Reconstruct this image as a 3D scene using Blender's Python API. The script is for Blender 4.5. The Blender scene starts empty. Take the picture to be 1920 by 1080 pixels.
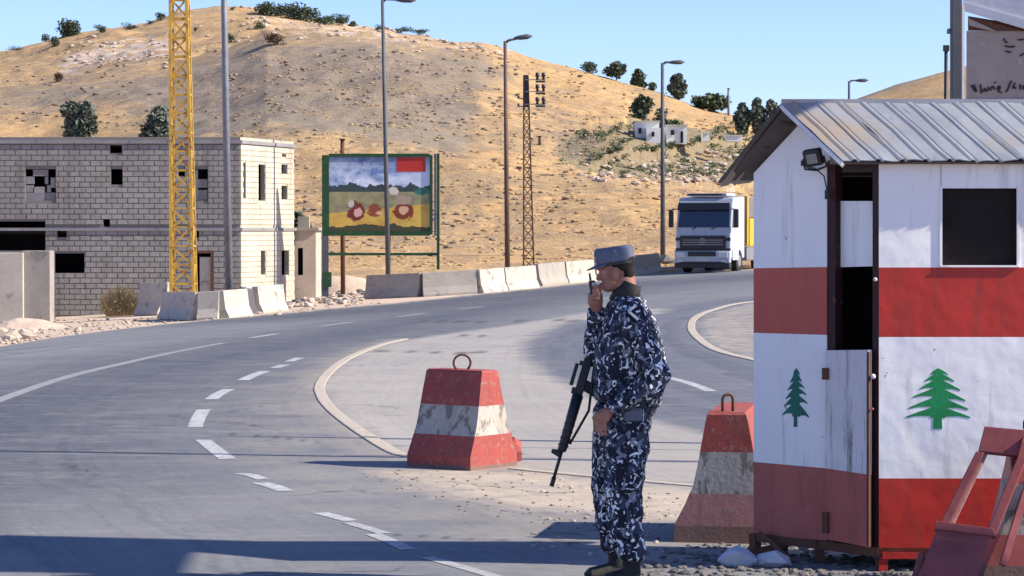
import bpy, bmesh, math, random
import numpy as np
from mathutils import Vector, Matrix, noise
random.seed(7); np.random.seed(7)
R = math.radians
C = bpy.context.scene.collection
S = bpy.context.scene

# ------------------------------------------------------------------ camera, sky, sun, exposure
CAMZ = 1.87; F = 4800.0; PITCH = math.atan(110 / F)
cam = bpy.data.cameras.new('camera'); cam.lens = 90; cam.sensor_width = 36; cam.clip_end = 6000; cam.clip_start = .1
co = bpy.data.objects.new('camera', cam); C.objects.link(co)
co.location = (0, 0, CAMZ); co.rotation_euler = (math.pi / 2 - PITCH, 0, 0)
S.camera = co
W = bpy.data.worlds.new("World"); S.world = W; W.use_nodes = True
wn = W.node_tree; bg = wn.nodes['Background']
sky = wn.nodes.new('ShaderNodeTexSky'); sky.sky_type = 'NISHITA'; sky.sun_disc = False
SUN_EL = R(36); SUN_AZ = R(100)          # measured clockwise from +Y (view direction)
sky.sun_elevation = SUN_EL; sky.sun_rotation = SUN_AZ
sky.altitude = 900; sky.air_density = 1.0; sky.dust_density = 0.25; sky.ozone_density = 3.0
tn = wn.nodes.new('ShaderNodeMix'); tn.data_type = 'RGBA'; tn.blend_type = 'MULTIPLY'; tn.inputs[0].default_value = 1; tn.inputs[7].default_value = (.63, .675, .95, 1)
wn.links.new(sky.outputs[0], tn.inputs[6]); wn.links.new(tn.outputs[2], bg.inputs[0]); bg.inputs[1].default_value = 0.108
sl = bpy.data.lights.new('sun', 'SUN'); sl.energy = 4.1; sl.angle = R(.6); sl.color = (1, .93, .80)
so = bpy.data.objects.new('sun', sl); C.objects.link(so)
sd = Vector((math.sin(SUN_AZ) * math.cos(SUN_EL), math.cos(SUN_AZ) * math.cos(SUN_EL), math.sin(SUN_EL)))
so.rotation_euler = sd.to_track_quat('Z', 'Y').to_euler(); so.location = (40, 0, 40)
S.view_settings.view_transform = 'Standard'; S.view_settings.look = 'None'
S.view_settings.gamma = 1; S.view_settings.use_curve_mapping = False
S.view_settings.exposure = 1.08
S.render.resolution_x = 1024; S.render.resolution_y = 576

# ------------------------------------------------------------------ geometry helpers
cp, sp_ = math.cos(PITCH), math.sin(PITCH)
def ray(px, py):
    cx = px - 960; cy = py - 540
    return Vector((cx, F * cp - cy * sp_, -F * sp_ - cy * cp))
def at(px, py, Y):
    d = ray(px, py); return Vector((0, 0, CAMZ)) + d * (Y / d.y)
def ground_z(x, y):
    s = np.clip((np.asarray(y, float) - 20) / 65, 0, 1); s = s * s * (3 - 2 * s)
    return s * np.clip(-.45 + .055 * np.asarray(x, float), -1.6, .8)
def gz(x, y): return float(ground_z(x, y))
def gp(px, py, dz=0):
    d = ray(px, py); d = d / d.y
    def f(Y): return CAMZ + d.z * Y - gz(d.x * Y, Y)
    a = 3.0; b = a
    while b < 900 and f(b) > 0: a = b; b *= 1.02
    for _ in range(30):
        m = (a + b) / 2
        if f(m) > 0: a = m
        else: b = m
    return Vector((d.x * a, a, gz(d.x * a, a) + dz))
def on_plane(px, py, P, N):
    d = ray(px, py); o = Vector((0, 0, CAMZ)); t = (P - o).dot(N) / d.dot(N)
    return o + d * t

class MB:
    def __init__(s): s.v = []; s.f = []; s.m = []
    def add(s, vs, fs, m=0):
        k = len(s.v); s.v += [tuple(v) for v in vs]
        for f in fs: s.f.append(tuple(i + k for i in f)); s.m.append(m)
    def boxc(s, c, sz, m=0, ax=None):
        X, Y, Z = ax or (Vector((1, 0, 0)), Vector((0, 1, 0)), Vector((0, 0, 1)))
        c = Vector(c); vs = []
        for k in (-.5, .5):
            for a, b in ((-.5, -.5), (.5, -.5), (.5, .5), (-.5, .5)):
                vs.append(c + X * a * sz[0] + Y * b * sz[1] + Z * k * sz[2])
        s.add(vs, [(0, 3, 2, 1), (4, 5, 6, 7), (0, 1, 5, 4), (1, 2, 6, 5), (2, 3, 7, 6), (3, 0, 4, 7)], m)
    def box(s, a, b, m=0):
        s.boxc([(a[i] + b[i]) / 2 for i in range(3)], [abs(b[i] - a[i]) for i in range(3)], m)
    def bar(s, p, q, w, h=None, m=0, up=None):
        p = Vector(p); q = Vector(q); z = (q - p); L = z.length; z.normalize()
        u = Vector(up) if up else (Vector((0, 1, 0)) if abs(z.y) < .9 else Vector((1, 0, 0)))
        x = u.cross(z).normalized(); y = z.cross(x)
        s.boxc((p + q) / 2, (w, h or w, L), m, (x, y, z))
    def tube(s, pts, rs, n=10, m=0, cap=True, sq=None):
        pts = [Vector(p) for p in pts]; k = len(pts); vs = []
        if not isinstance(rs, (list, tuple)): rs = [rs] * k
        t0 = (pts[1] - pts[0]).normalized(); u = Vector((0, 1, 0)) if abs(t0.y) < .9 else Vector((1, 0, 0))
        x = u.cross(t0).normalized()
        for i in range(k):
            t = ((pts[min(i + 1, k - 1)] - pts[max(i - 1, 0)])).normalized()
            x = (x - t * x.dot(t)).normalized(); y = t.cross(x)
            r = rs[i]; ra, rb = r if isinstance(r, tuple) else (r, r)
            for j in range(n):
                a = 2 * math.pi * j / n; vs.append(pts[i] + x * math.cos(a) * ra + y * math.sin(a) * rb)
        fs = [(i * n + j, i * n + (j + 1) % n, (i + 1) * n + (j + 1) % n, (i + 1) * n + j) for i in range(k - 1) for j in range(n)]
        if cap: fs += [tuple(range(n - 1, -1, -1)), tuple(range((k - 1) * n, k * n))]
        s.add(vs, fs, m)
    def ball(s, c, r, nu=12, nv=8, m=0):
        c = Vector(c); rx, ry, rz = r if isinstance(r, (tuple, list)) else (r, r, r); vs = [c + Vector((0, 0, rz))]
        for i in range(1, nv):
            a = math.pi * i / nv
            for j in range(nu):
                b = 2 * math.pi * j / nu; vs.append(c + Vector((rx * math.sin(a) * math.cos(b), ry * math.sin(a) * math.sin(b), rz * math.cos(a))))
        vs.append(c - Vector((0, 0, rz))); fs = [(0, 1 + j, 1 + (j + 1) % nu) for j in range(nu)]
        for i in range(nv - 2):
            for j in range(nu):
                a = 1 + i * nu + j; b = 1 + i * nu + (j + 1) % nu; fs.append((a, a + nu, b + nu, b))
        e = len(vs) - 1; k = 1 + (nv - 2) * nu; fs += [(e, k + (j + 1) % nu, k + j) for j in range(nu)]
        s.add(vs, fs, m)
    def slab(s, pts, n, t, m=0):
        """polygon extruded by t along -n (front face keeps the given place)"""
        n = Vector(n).normalized(); k = len(pts); a = [Vector(p) for p in pts]; b = [p - n * t for p in a]
        s.add(a + b, [tuple(range(k)), tuple(range(2 * k - 1, k - 1, -1))] + [(i, i + k, (i + 1) % k + k, (i + 1) % k) for i in range(k)], m)
    def grid(s, P, m=0):
        r = len(P); c = len(P[0]); s.add([p for row in P for p in row], [(i * c + j, i * c + j + 1, (i + 1) * c + j + 1, (i + 1) * c + j) for i in range(r - 1) for j in range(c - 1)], m)
    def rock(s, c, r, m=0, sq=.7):
        t = (1 + 5 ** .5) / 2
        V = [(-1, t, 0), (1, t, 0), (-1, -t, 0), (1, -t, 0), (0, -1, t), (0, 1, t), (0, -1, -t), (0, 1, -t), (t, 0, -1), (t, 0, 1), (-t, 0, -1), (-t, 0, 1)]
        Fs = [(0, 11, 5), (0, 5, 1), (0, 1, 7), (0, 7, 10), (0, 10, 11), (1, 5, 9), (5, 11, 4), (11, 10, 2), (10, 7, 6), (7, 1, 8), (3, 9, 4), (3, 4, 2), (3, 2, 6), (3, 6, 8), (3, 8, 9), (4, 9, 5), (2, 4, 11), (6, 2, 10), (8, 6, 7), (9, 8, 1)]
        a = random.random() * 6.28; ca, sa = math.cos(a), math.sin(a); vs = []
        for x, y, z in V:
            k = r / 1.9 * random.uniform(.7, 1.25); x, y = x * ca - y * sa, x * sa + y * ca
            vs.append((c[0] + x * k * 1.15, c[1] + y * k, c[2] + z * k * sq))
        s.add(vs, Fs, m)
    def mesh(s, name, mats, off, fix=True):
        me = bpy.data.meshes.new(name)
        me.from_pydata([(v[0] - off[0], v[1] - off[1], v[2] - off[2]) for v in s.v], [], s.f)
        for m in mats: me.materials.append(m)
        me.polygons.foreach_set('material_index', s.m)
        if fix:
            bm = bmesh.new(); bm.from_mesh(me); bmesh.ops.recalc_face_normals(bm, faces=bm.faces); bm.to_mesh(me); bm.free()
        me.update(); return me
ORG = {}
def tag(o, label=None, cat=None, group=None, kind=None):
    if label: o['label'] = label
    if cat: o['category'] = cat
    if group: o['group'] = group
    if kind: o['kind'] = kind
    return o
def empty(name, loc, label, cat, group=None):
    o = bpy.data.objects.new(name, None); C.objects.link(o); o.location = loc; o.empty_display_size = .2
    ORG[o.name] = Vector(loc); return tag(o, label, cat, group)
def link(me, name, parent=None, off=(0, 0, 0), bevel=0, smooth=False):
    o = bpy.data.objects.new(name, me); C.objects.link(o)
    if parent: o.parent = parent; ORG[o.name] = ORG[parent.name]
    else: o.location = off; ORG[o.name] = Vector(off)
    if smooth:
        me.polygons.foreach_set('use_smooth', [True] * len(me.polygons))
    if bevel:
        b = o.modifiers.new('b', 'BEVEL'); b.width = bevel; b.segments = 2; b.limit_method = 'ANGLE'
    return o
def build(mb, name, mats, parent=None, off=None, bevel=0, smooth=False, fix=True):
    if not isinstance(mats, (list, tuple)): mats = [mats]
    base = ORG[parent.name] if parent else Vector(off or (0, 0, 0))
    return link(mb.mesh(name, mats, base, fix), name, parent, base, bevel, smooth)

# ------------------------------------------------------------------ materials
def srgb(r, g, b):
    return tuple(((c / 255) / 12.92 if c / 255 <= .04045 else ((c / 255 + .055) / 1.055) ** 2.4) for c in (r, g, b)) + (1,)
def lin(r, g, b): return (r, g, b, 1)
class NT:
    def __init__(s, name):
        s.m = bpy.data.materials.new(name); s.m.use_nodes = True; s.t = s.m.node_tree; s.b = s.t.nodes['Principled BSDF']
        s.co = s.t.nodes.new('ShaderNodeNewGeometry').outputs['Position']
    def N(s, ty, **k):
        n = s.t.nodes.new(ty)
        for a, v in k.items(): setattr(n, a, v)
        return n
    def L(s, a, b): s.t.links.new(a, b)
    def noise(s, scale, detail=4, rough=.6, dist=0, vec=None, sc=None):
        n = s.N('ShaderNodeTexNoise'); n.inputs['Scale'].default_value = scale; n.inputs['Detail'].default_value = detail
        n.inputs['Roughness'].default_value = rough; n.inputs['Distortion'].default_value = dist
        v = vec or s.co
        if sc:
            mp = s.N('ShaderNodeMapping'); mp.inputs['Scale'].default_value = sc; s.L(v, mp.inputs[0]); v = mp.outputs[0]
        s.L(v, n.inputs['Vector']); return n.outputs['Fac']
    def ramp(s, fac, a, b, lo=0, hi=1):
        n = s.N('ShaderNodeMapRange'); n.inputs[1].default_value = a; n.inputs[2].default_value = b
        n.inputs[3].default_value = lo; n.inputs[4].default_value = hi; s.L(fac, n.inputs[0]); return n.outputs[0]
    def mix(s, fac, a, b, mode='MIX'):
        n = s.N('ShaderNodeMix', data_type='RGBA', blend_type=mode)
        for inp, v in ((n.inputs[0], fac), (n.inputs[6], a), (n.inputs[7], b)):
            if isinstance(v, (float, int)): inp.default_value = v
            elif isinstance(v, tuple): inp.default_value = v
            else: s.L(v, inp)
        return n.outputs[2]
    def math(s, op, a, b=0.0):
        n = s.N('ShaderNodeMath', operation=op)
        for i, v in ((0, a), (1, b)):
            if isinstance(v, (float, int)): n.inputs[i].default_value = v
            else: s.L(v, n.inputs[i])
        return n.outputs[0]
    def attr(s, name): return s.N('ShaderNodeAttribute', attribute_name=name).outputs['Fac']
    def done(s, col, rough=.8, bump=None, bs=.3, bd=.02, metal=0, spec=.3):
        if isinstance(col, tuple): s.b.inputs['Base Color'].default_value = col
        else: s.L(col, s.b.inputs['Base Color'])
        if isinstance(rough, (float, int)): s.b.inputs['Roughness'].default_value = rough
        else: s.L(rough, s.b.inputs['Roughness'])
        s.b.inputs['Metallic'].default_value = metal; s.b.inputs['Specular IOR Level'].default_value = spec
        if bump is not None:
            n = s.N('ShaderNodeBump'); n.inputs['Strength'].default_value = bs; n.inputs['Distance'].default_value = bd
            s.L(bump, n.inputs['Height']); s.L(n.outputs[0], s.b.inputs['Normal'])
        return s.m
def mk(name, c1, c2, scale=3, rough=.8, c3=None, s3=25, t3=.62, bump=.01, bs=.3, metal=0, spec=.3, sc=None):
    n = NT(name); a = n.noise(scale, 5, .65, .4, sc=sc); col = n.mix(n.ramp(a, .3, .7), c1, c2)
    f = n.noise(scale * 9, 3)
    col = n.mix(n.ramp(f, .25, .75, 0, .25), col, n.mix(1.0, col, lin(.45, .45, .45), 'MULTIPLY'))
    if c3: col = n.mix(n.ramp(n.noise(s3, 5, .7, .6, sc=sc), t3, t3 + .05), col, c3)
    return n.done(col, rough, f, bs, bump, metal, spec)

M = {}
M['concrete'] = mk('concrete', lin(.38, .34, .29), lin(.29, .26, .23), 1.2, .9, lin(.2, .19, .17), 2.2, .6)
M['concrete_bright'] = mk('pale_concrete', lin(.55, .49, .40), lin(.44, .39, .32), .8, .9, lin(.26, .23, .2), 2.5, .58)
M['concrete_grey'] = mk('grey_concrete', lin(.30, .28, .28), lin(.22, .2, .2), 1, .9, lin(.14, .12, .12), 3, .6)
M['mortar'] = mk('mortar', lin(.235, .215, .19), lin(.19, .175, .16), .5, .95)
M['plaster'] = mk('plaster', lin(.5, .45, .35), lin(.43, .38, .3), .5, .9, lin(.32, .29, .24), 1.2, .62)
M['pinkwall'] = mk('pink_stone', lin(.56, .46, .38), lin(.44, .36, .3), .8, .9, lin(.28, .24, .2), 2, .6)
M['dark'] = mk('interior_shade', lin(.012, .008, .008), lin(.02, .015, .014), 2, .9)  # near-black colour stands in for the shade inside rooms and openings
M['black'] = mk('black_metal', lin(.012, .012, .014), lin(.025, .024, .026), 8, .5, spec=.5)
M['gun'] = mk('gun_metal', lin(.01, .01, .012), lin(.02, .02, .022), 30, .45, spec=.5)
M['boot'] = mk('boot_leather', lin(.012, .012, .012), lin(.03, .028, .025), 25, .5, bs=.5)
M['polegrey'] = mk('galvanised_pole', lin(.16, .17, .2), lin(.26, .27, .3), 1.5, .55, metal=.3)
M['poledark'] = mk('weathered_pole', lin(.06, .065, .075), lin(.11, .11, .12), 1, .6)
M['polebrown'] = mk('brown_pole', lin(.16, .09, .06), lin(.1, .06, .045), 1, .7)
M['rust'] = mk('rusty_steel', lin(.16, .07, .04), lin(.09, .045, .03), 2, .85)
M['yellow'] = mk('yellow_paint', lin(.62, .38, .06), lin(.5, .28, .06), 1.5, .7, lin(.26, .12, .04), 3, .56)
M['greenframe'] = mk('green_frame', lin(.012, .055, .022), lin(.025, .08, .03), 2, .6, lin(.12, .1, .06), 5, .62)
M['white_paint'] = mk('white_paint', lin(.8, .78, .76), lin(.68, .66, .64), 1.5, .6)
M['cream_house'] = mk('white_house_paint', lin(.8, .78, .72), lin(.7, .68, .62), .3, .8)

def kiosk_white():
    n = NT('weathered_white_paint'); a = n.noise(2.5, 5, .65, .5)
    col = n.mix(n.ramp(a, .3, .75), lin(.88, .86, .84), lin(.82, .79, .77))
    st = n.noise(9, 4, .65, .3, sc=(1.3, 1.3, .12)); col = n.mix(n.ramp(st, .56, .75, 0, .55), col, lin(.36, .31, .27))
    ch = n.noise(14, 6, .7, .2); col = n.mix(n.ramp(ch, .695, .71), col, lin(.12, .1, .09))
    return n.done(col, .55, n.math('ADD', n.noise(2.2, 3), n.math('MULTIPLY', n.noise(14, 4), .12)), .5, .03, 0, .35)
def door_white():
    n = NT('peeling_white_door'); a = n.noise(3, 5, .65, .5)
    col = n.mix(n.ramp(a, .3, .75), lin(.72, .69, .69), lin(.6, .57, .57))
    st = n.noise(16, 5, .75, .4, sc=(1.5, 1.5, .10)); col = n.mix(n.ramp(st, .52, .66, 0, .9), col, lin(.16, .13, .13))
    return n.done(col, .7, st, .4, .01)
def kiosk_red(name, a1, a2, stv):
    n = NT(name); a = n.noise(2.2, 5, .65, .8); col = n.mix(n.ramp(a, .35, .7), a1, a2)
    st = n.noise(11, 5, .7, .4, sc=(1.2, 1.2, .2)); col = n.mix(n.ramp(st, .5, .72, 0, stv), col, lin(.10, .045, .04))
    sc = n.noise(26, 5, .8, .2); col = n.mix(n.ramp(sc, .68, .72, 0, .6), col, lin(.42, .3, .26))
    return n.done(col, .5, n.math('ADD', n.noise(2.2, 3), n.math('MULTIPLY', n.noise(14, 4), .12)), .5, .03, 0, .4)
M['kwhite'] = kiosk_white(); M['dwhite'] = door_white()
M['kred'] = kiosk_red('bright_red_paint', lin(.50, .028, .016), lin(.40, .022, .014), .45)
M['kmaroon'] = kiosk_red('faded_red_paint', lin(.44, .10, .075), lin(.34, .08, .06), .45)
M['kcoral'] = kiosk_red('brick_red_paint', lin(.50, .085, .055), lin(.42, .07, .05), .25)
M['redmetal'] = kiosk_red('red_oxide_metal', lin(.27, .06, .055), lin(.17, .042, .04), .5)
M['kdark'] = mk('dark_maroon_paint', lin(.05, .012, .012), lin(.025, .008, .008), 4, .6, lin(.12, .05, .04), 12, .64)
M['green'] = mk('cedar_green_paint', lin(.012, .30, .09), lin(.012, .2, .06), 12, .55)
M['teal'] = mk('cedar_teal_paint', lin(.015, .17, .11), lin(.02, .12, .09), 12, .6)
def block_red(name, a1, a2):
    n = NT(name); a = n.noise(5, 5, .7, .5); col = n.mix(n.ramp(a, .3, .7), a1, a2)
    ch = n.noise(22, 6, .75, .3); col = n.mix(n.ramp(ch, .56, .66, 0, .75), col, lin(.3, .25, .21)); col = n.mix(n.ramp(n.noise(3, 5, .7, .5), .5, .7, 0, .55), col, lin(.2, .1, .08))
    st = n.noise(14, 4, .7, sc=(1, 1, .2)); col = n.mix(n.ramp(st, .55, .75, 0, .5), col, lin(.09, .045, .04))
    return n.done(col, .75, ch, .5, .012)
M['bred'] = block_red('chipped_red_paint', lin(.36, .07, .055), lin(.27, .06, .05))
M['bpink'] = block_red('faded_pink_paint', lin(.42, .2, .18), lin(.33, .15, .13))
M['bwhite'] = mk('dirty_white_paint', lin(.50, .45, .39), lin(.36, .32, .27), 4, .8, lin(.20, .17, .14), 9, .52, sc=(1, 1, .5))
M['bbase'] = mk('dirty_base', lin(.25, .13, .1), lin(.17, .11, .09), 6, .9)

def camo(name, sc=13):
    n = NT(name)
    tc = n.co
    a = n.noise(sc, 2.5, .55, 1.3, sc=(1, 1, 1.0)); b = n.noise(sc * .9, 2, .5, 1.0, sc=(1.3, 1.0, .8)); c = n.noise(sc * 1.15, 1.5, .5, 1.8)
    col = n.mix(n.ramp(b, .52, .54), lin(.012, .014, .026), lin(.045, .055, .085))
    col = n.mix(n.ramp(a, .59, .605), col, lin(.20, .22, .27))
    col = n.mix(n.ramp(c, .60, .615), col, lin(.8, .81, .82))
    w = n.noise(300, 2)
    return n.done(col, .85, n.math('ADD', w, n.math('MULTIPLY', n.noise(14, 3, .6, .5), 3.0)), .5, .006)
M['camo'] = camo('blue_white_camouflage', 19)
M['capfab'] = mk('blue_grey_fabric', lin(.15, .17, .22), lin(.1, .12, .17), 30, .85, lin(.3, .32, .36), 22, .6)
n = NT('skin'); a = n.noise(25, 4); n.m
M['skin'] = n.done(n.mix(n.ramp(a, .3, .7), lin(.36, .17, .12), lin(.28, .12, .085)), .5, n.noise(200, 3), .2, .002, 0, .4)
M['hair'] = mk('dark_hair', lin(.012, .009, .008), lin(.03, .022, .018), 90, .7, bs=.8)

def roofmat():
    n = NT('weathered_zinc'); a = n.noise(3, 5, .65, .6); col = n.mix(n.ramp(a, .3, .7), lin(.27, .285, .31), lin(.37, .38, .40))
    r = n.noise(1.6, 5, .6, .5); col = n.mix(n.ramp(r, .53, .68, 0, .75), col, lin(.40, .30, .2))
    s2 = n.noise(12, 6, .75, .2, sc=(1, .35, 1)); col = n.mix(n.ramp(s2, .6, .72, 0, .6), col, lin(.2, .16, .14))
    return n.done(col, .5, n.noise(9, 4), .2, .01, .25, .4)
M['zinc'] = roofmat()
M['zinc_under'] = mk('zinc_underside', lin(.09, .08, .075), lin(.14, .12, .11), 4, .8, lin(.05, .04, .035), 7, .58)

def asphalt():
    n = NT('worn_asphalt')
    a = n.noise(.35, 5, .6, .8); f = n.noise(60, 4, .7); g = n.noise(4, 5, .7, .5)
    base = n.mix(n.ramp(a, .35, .68), lin(.165, .168, .178), lin(.24, .236, .23))
    ld = n.attr('ld'); st = n.N('ShaderNodeTexNoise', noise_dimensions='1D'); st.inputs['Scale'].default_value = 2.2; st.inputs['Detail'].default_value = 5; st.inputs['Roughness'].default_value = .65
    n.L(n.math('ADD', ld, n.math('MULTIPLY', a, .8)), st.inputs['W'])
    base = n.mix(n.ramp(st.outputs['Fac'], .35, .68, 0, .5), base, lin(.21, .21, .22))
    base = n.mix(n.ramp(st.outputs['Fac'], .3, .48, .45, 0), base, lin(.08, .085, .1))
    tyre = n.math('MULTIPLY', n.attr('tyre'), n.ramp(g, .25, .65, .55, 1))
    base = n.mix(tyre, base, lin(.055, .062, .085))
    blue = n.attr('lane'); base = n.mix(n.math('MULTIPLY', blue, n.ramp(g, .2, .7, .6, 1)), base, n.mix(n.ramp(st.outputs['Fac'], .4, .6), lin(.15, .155, .18), lin(.105, .11, .135)))
    dn = n.math('ADD', n.attr('dust'), n.ramp(n.noise(1.1, 6, .7, .6), .3, .7, -.28, .28))
    du = n.mix(n.ramp(g, .3, .7), lin(.38, .325, .265), lin(.30, .265, .225))
    base = n.mix(n.ramp(dn, .25, .95, 0, .95), base, du)
    pn = n.math('ADD', n.attr('pale'), n.ramp(n.noise(.8, 6, .7, .9), .3, .7, -.22, .22))
    base = n.mix(n.ramp(pn, .35, .75, 0, .92), base, n.mix(n.ramp(a, .3, .7), lin(.44, .395, .345), lin(.36, .325, .29)))
    tn = n.math('ADD', n.attr('tan'), n.ramp(n.noise(2.2, 6, .72, .6), .3, .7, -.35, .35))
    base = n.mix(n.ramp(tn, .3, .9, 0, .95), base, n.mix(n.ramp(g, .3, .7), lin(.60, .48, .36), lin(.44, .365, .285)))
    base = n.mix(n.math('MULTIPLY', n.attr('crack_shadow'), .8), base, lin(.05, .05, .055))
    vo = n.N('ShaderNodeTexVoronoi', feature='DISTANCE_TO_EDGE'); vo.inputs['Scale'].default_value = .32
    vm = n.N('ShaderNodeVectorMath', operation='ADD'); vs = n.N('ShaderNodeTexNoise'); vs.inputs['Scale'].default_value = 1.1; vs.inputs['Detail'].default_value = 5; n.L(n.co, vs.inputs['Vector'])
    vk = n.N('ShaderNodeVectorMath', operation='SCALE'); vk.inputs['Scale'].default_value = 1.6; n.L(vs.outputs['Color'], vk.inputs[0]); n.L(n.co, vm.inputs[0]); n.L(vk.outputs[0], vm.inputs[1]); n.L(vm.outputs[0], vo.inputs['Vector'])
    cr = n.math('MULTIPLY', n.ramp(vo.outputs['Distance'], .0, .012, 1, 0), n.ramp(n.noise(.5, 3), .5, .6, 0, .7)); base = n.mix(cr, base, lin(.05, .048, .05))
    sp = n.noise(1.7, 7, .8, 1.2); base = n.mix(n.ramp(sp, .63, .72, 0, .5), base, lin(.1, .095, .09))
    e9 = n.noise(9, 5, .8, .4); base = n.mix(n.ramp(e9, .42, .7, 0, .35), base, n.mix(1.0, base, lin(.6, .6, .62), 'MULTIPLY'))
    e3 = n.noise(1.3, 6, .75, 1.5, sc=(.5, 1.6, 1)); base = n.mix(n.ramp(e3, .5, .72, 0, .55), base, lin(.30, .28, .25))
    s9 = n.N('ShaderNodeTexNoise', noise_dimensions='2D'); s9.inputs['Scale'].default_value = 1.0; s9.inputs['Detail'].default_value = 6; s9.inputs['Roughness'].default_value = .8
    cx_ = n.N('ShaderNodeCombineXYZ'); n.L(n.math('MULTIPLY', ld, 9.0), cx_.inputs[0]); n.L(n.math('MULTIPLY', n.N('ShaderNodeSeparateXYZ').outputs[0], 0.0), cx_.inputs[2]); n.L(n.math('MULTIPLY', a, 6.0), cx_.inputs[1]); n.L(cx_.outputs[0], s9.inputs['Vector'])
    base = n.mix(n.ramp(s9.outputs['Fac'], .45, .7, 0, .35), base, n.mix(1.0, base, lin(.62, .62, .64), 'MULTIPLY'))
    base = n.mix(n.ramp(f, .3, .7, 0, .3), base, n.mix(1.0, base, lin(.55, .55, .55), 'MULTIPLY'))
    return n.done(base, .85, f, .5, .01, 0, .25)
M['asphalt'] = asphalt()
def paintmat(name, c, worn, t):
    n = NT(name); a = n.noise(11, 7, .85, .5); b = n.noise(40, 3, .7)
    col = n.mix(n.ramp(a, t, t + .12, 0, .85), c, worn); col = n.mix(n.ramp(b, .3, .7, 0, .2), col, worn)
    return n.done(col, .75, b, .2, .003)
M['line'] = paintmat('worn_white_road_paint', lin(.50, .50, .49), lin(.24, .235, .23), .44)
M['fadeline'] = paintmat('faded_road_paint', lin(.40, .395, .385), lin(.26, .255, .25), .45)
M['dimline'] = paintmat('dim_road_paint', lin(.31, .305, .30), lin(.21, .208, .21), .42)
M['creamline'] = paintmat('cream_kerb_paint', lin(.50, .42, .32), lin(.33, .29, .235), .46)
def dirt():
    n = NT('dusty_dirt'); a = n.noise(.25, 6, .65, .8); g = n.noise(2.2, 6, .75, .6); f = n.noise(20, 4)
    c = n.mix(n.ramp(a, .35, .65), lin(.58, .44, .33), lin(.46, .33, .235)); c = n.mix(n.ramp(g, .45, .7, 0, .7), c, lin(.62, .52, .43))
    c = n.mix(n.ramp(n.noise(1.1, 6, .7, .4), .58, .68, 0, .8), c, lin(.2, .15, .11))
    return n.done(c, .95, g, .6, .08)
M['dirt'] = dirt()
def hillmat(name, g1, g2, gr=1):
    n = NT(name)
    a = n.noise(.03, 6, .65, .8); m = n.noise(.16, 6, .7, 1.0); g = n.noise(.8, 6, .75, .6); f = n.noise(3.5, 4, .7)
    c = n.mix(n.ramp(m, .36, .66), g1, g2)
    c = n.mix(n.ramp(g, .44, .6, 0, .75), c, lin(.33, .215, .115))
    c = n.mix(n.ramp(f, .5, .7, 0, .22), c, lin(.26, .17, .095))
    gy = n.math('ADD', n.attr('grey'), n.ramp(m, .3, .7, -.35, .35))
    gc = n.mix(n.ramp(g, .4, .58), lin(.285, .222, .175), lin(.185, .145, .115)); gc = n.mix(n.ramp(a, .42, .6, 0, .6), gc, lin(.24, .21, .15))
    c = n.mix(n.ramp(gy, .3, .75, 0, .9), c, gc)
    sb = n.math('ADD', n.attr('scrub'), n.ramp(g, .3, .7, -.4, .4))
    c = n.mix(n.ramp(sb, .4, .8, 0, .8), c, n.mix(n.ramp(f, .35, .6), lin(.13, .12, .07), lin(.24, .2, .13)))
    rk = n.math('ADD', n.attr('rock'), n.ramp(n.noise(.5, 6, .75, .3), .35, .65, -.5, .5))
    c = n.mix(n.ramp(rk, .55, .85, 0, .9), c, lin(.62, .50, .42))
    c = n.mix(n.ramp(n.noise(.35, 7, .8, .2), .69, .72, 0, .5), c, lin(.6, .48, .36)); c = n.mix(n.ramp(n.noise(.07, 6, .7, 1.4, sc=(1, 1, 3)), .48, .6, 0, .65), c, lin(.29, .21, .13))
    return n.done(c, .95, n.math('ADD', g, n.math('MULTIPLY', f, .15)), .8, .45)
M['hill'] = hillmat('dry_grass_hill', lin(.60, .385, .175), lin(.44, .265, .11))
def leafmat(name, c1, c2, sc=2):
    n = NT(name); a = n.noise(sc, 4, .7); c = n.mix(n.ramp(a, .35, .65), c1, c2)
    return n.done(c, .8)
M['leaf'] = leafmat('dark_foliage', lin(.045, .068, .038), lin(.10, .125, .07))
M['leaf2'] = leafmat('olive_foliage', lin(.065, .095, .04), lin(.13, .155, .08))
M['leafblue'] = leafmat('blue_green_foliage', lin(.07, .09, .07), lin(.14, .16, .12))
M['drybush'] = leafmat('brown_bush', lin(.10, .055, .035), lin(.17, .11, .07))
M['bark'] = mk('bark', lin(.09, .06, .045), lin(.14, .1, .07), 6, .9)
M['tuft_dry'] = leafmat('dry_tuft', lin(.48, .31, .15), lin(.33, .215, .11), .6)
M['tuft_grey'] = leafmat('grey_tuft', lin(.28, .21, .15), lin(.18, .14, .1), .6)
M['tuft_green'] = leafmat('scrub_tuft', lin(.075, .08, .042), lin(.14, .125, .08), .6)
M['stone'] = mk('pale_stone', lin(.55, .44, .34), lin(.38, .30, .23), .8, .9)
M['whitestone'] = mk('white_stone', lin(.62, .63, .68), lin(.46, .47, .52), 6, .85)
M['gravel'] = mk('dark_gravel', lin(.12, .11, .105), lin(.2, .18, .165), 8, .95)
M['grassyel'] = leafmat('yellow_grass', lin(.36, .27, .13), lin(.22, .165, .085), 1.5)

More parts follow.
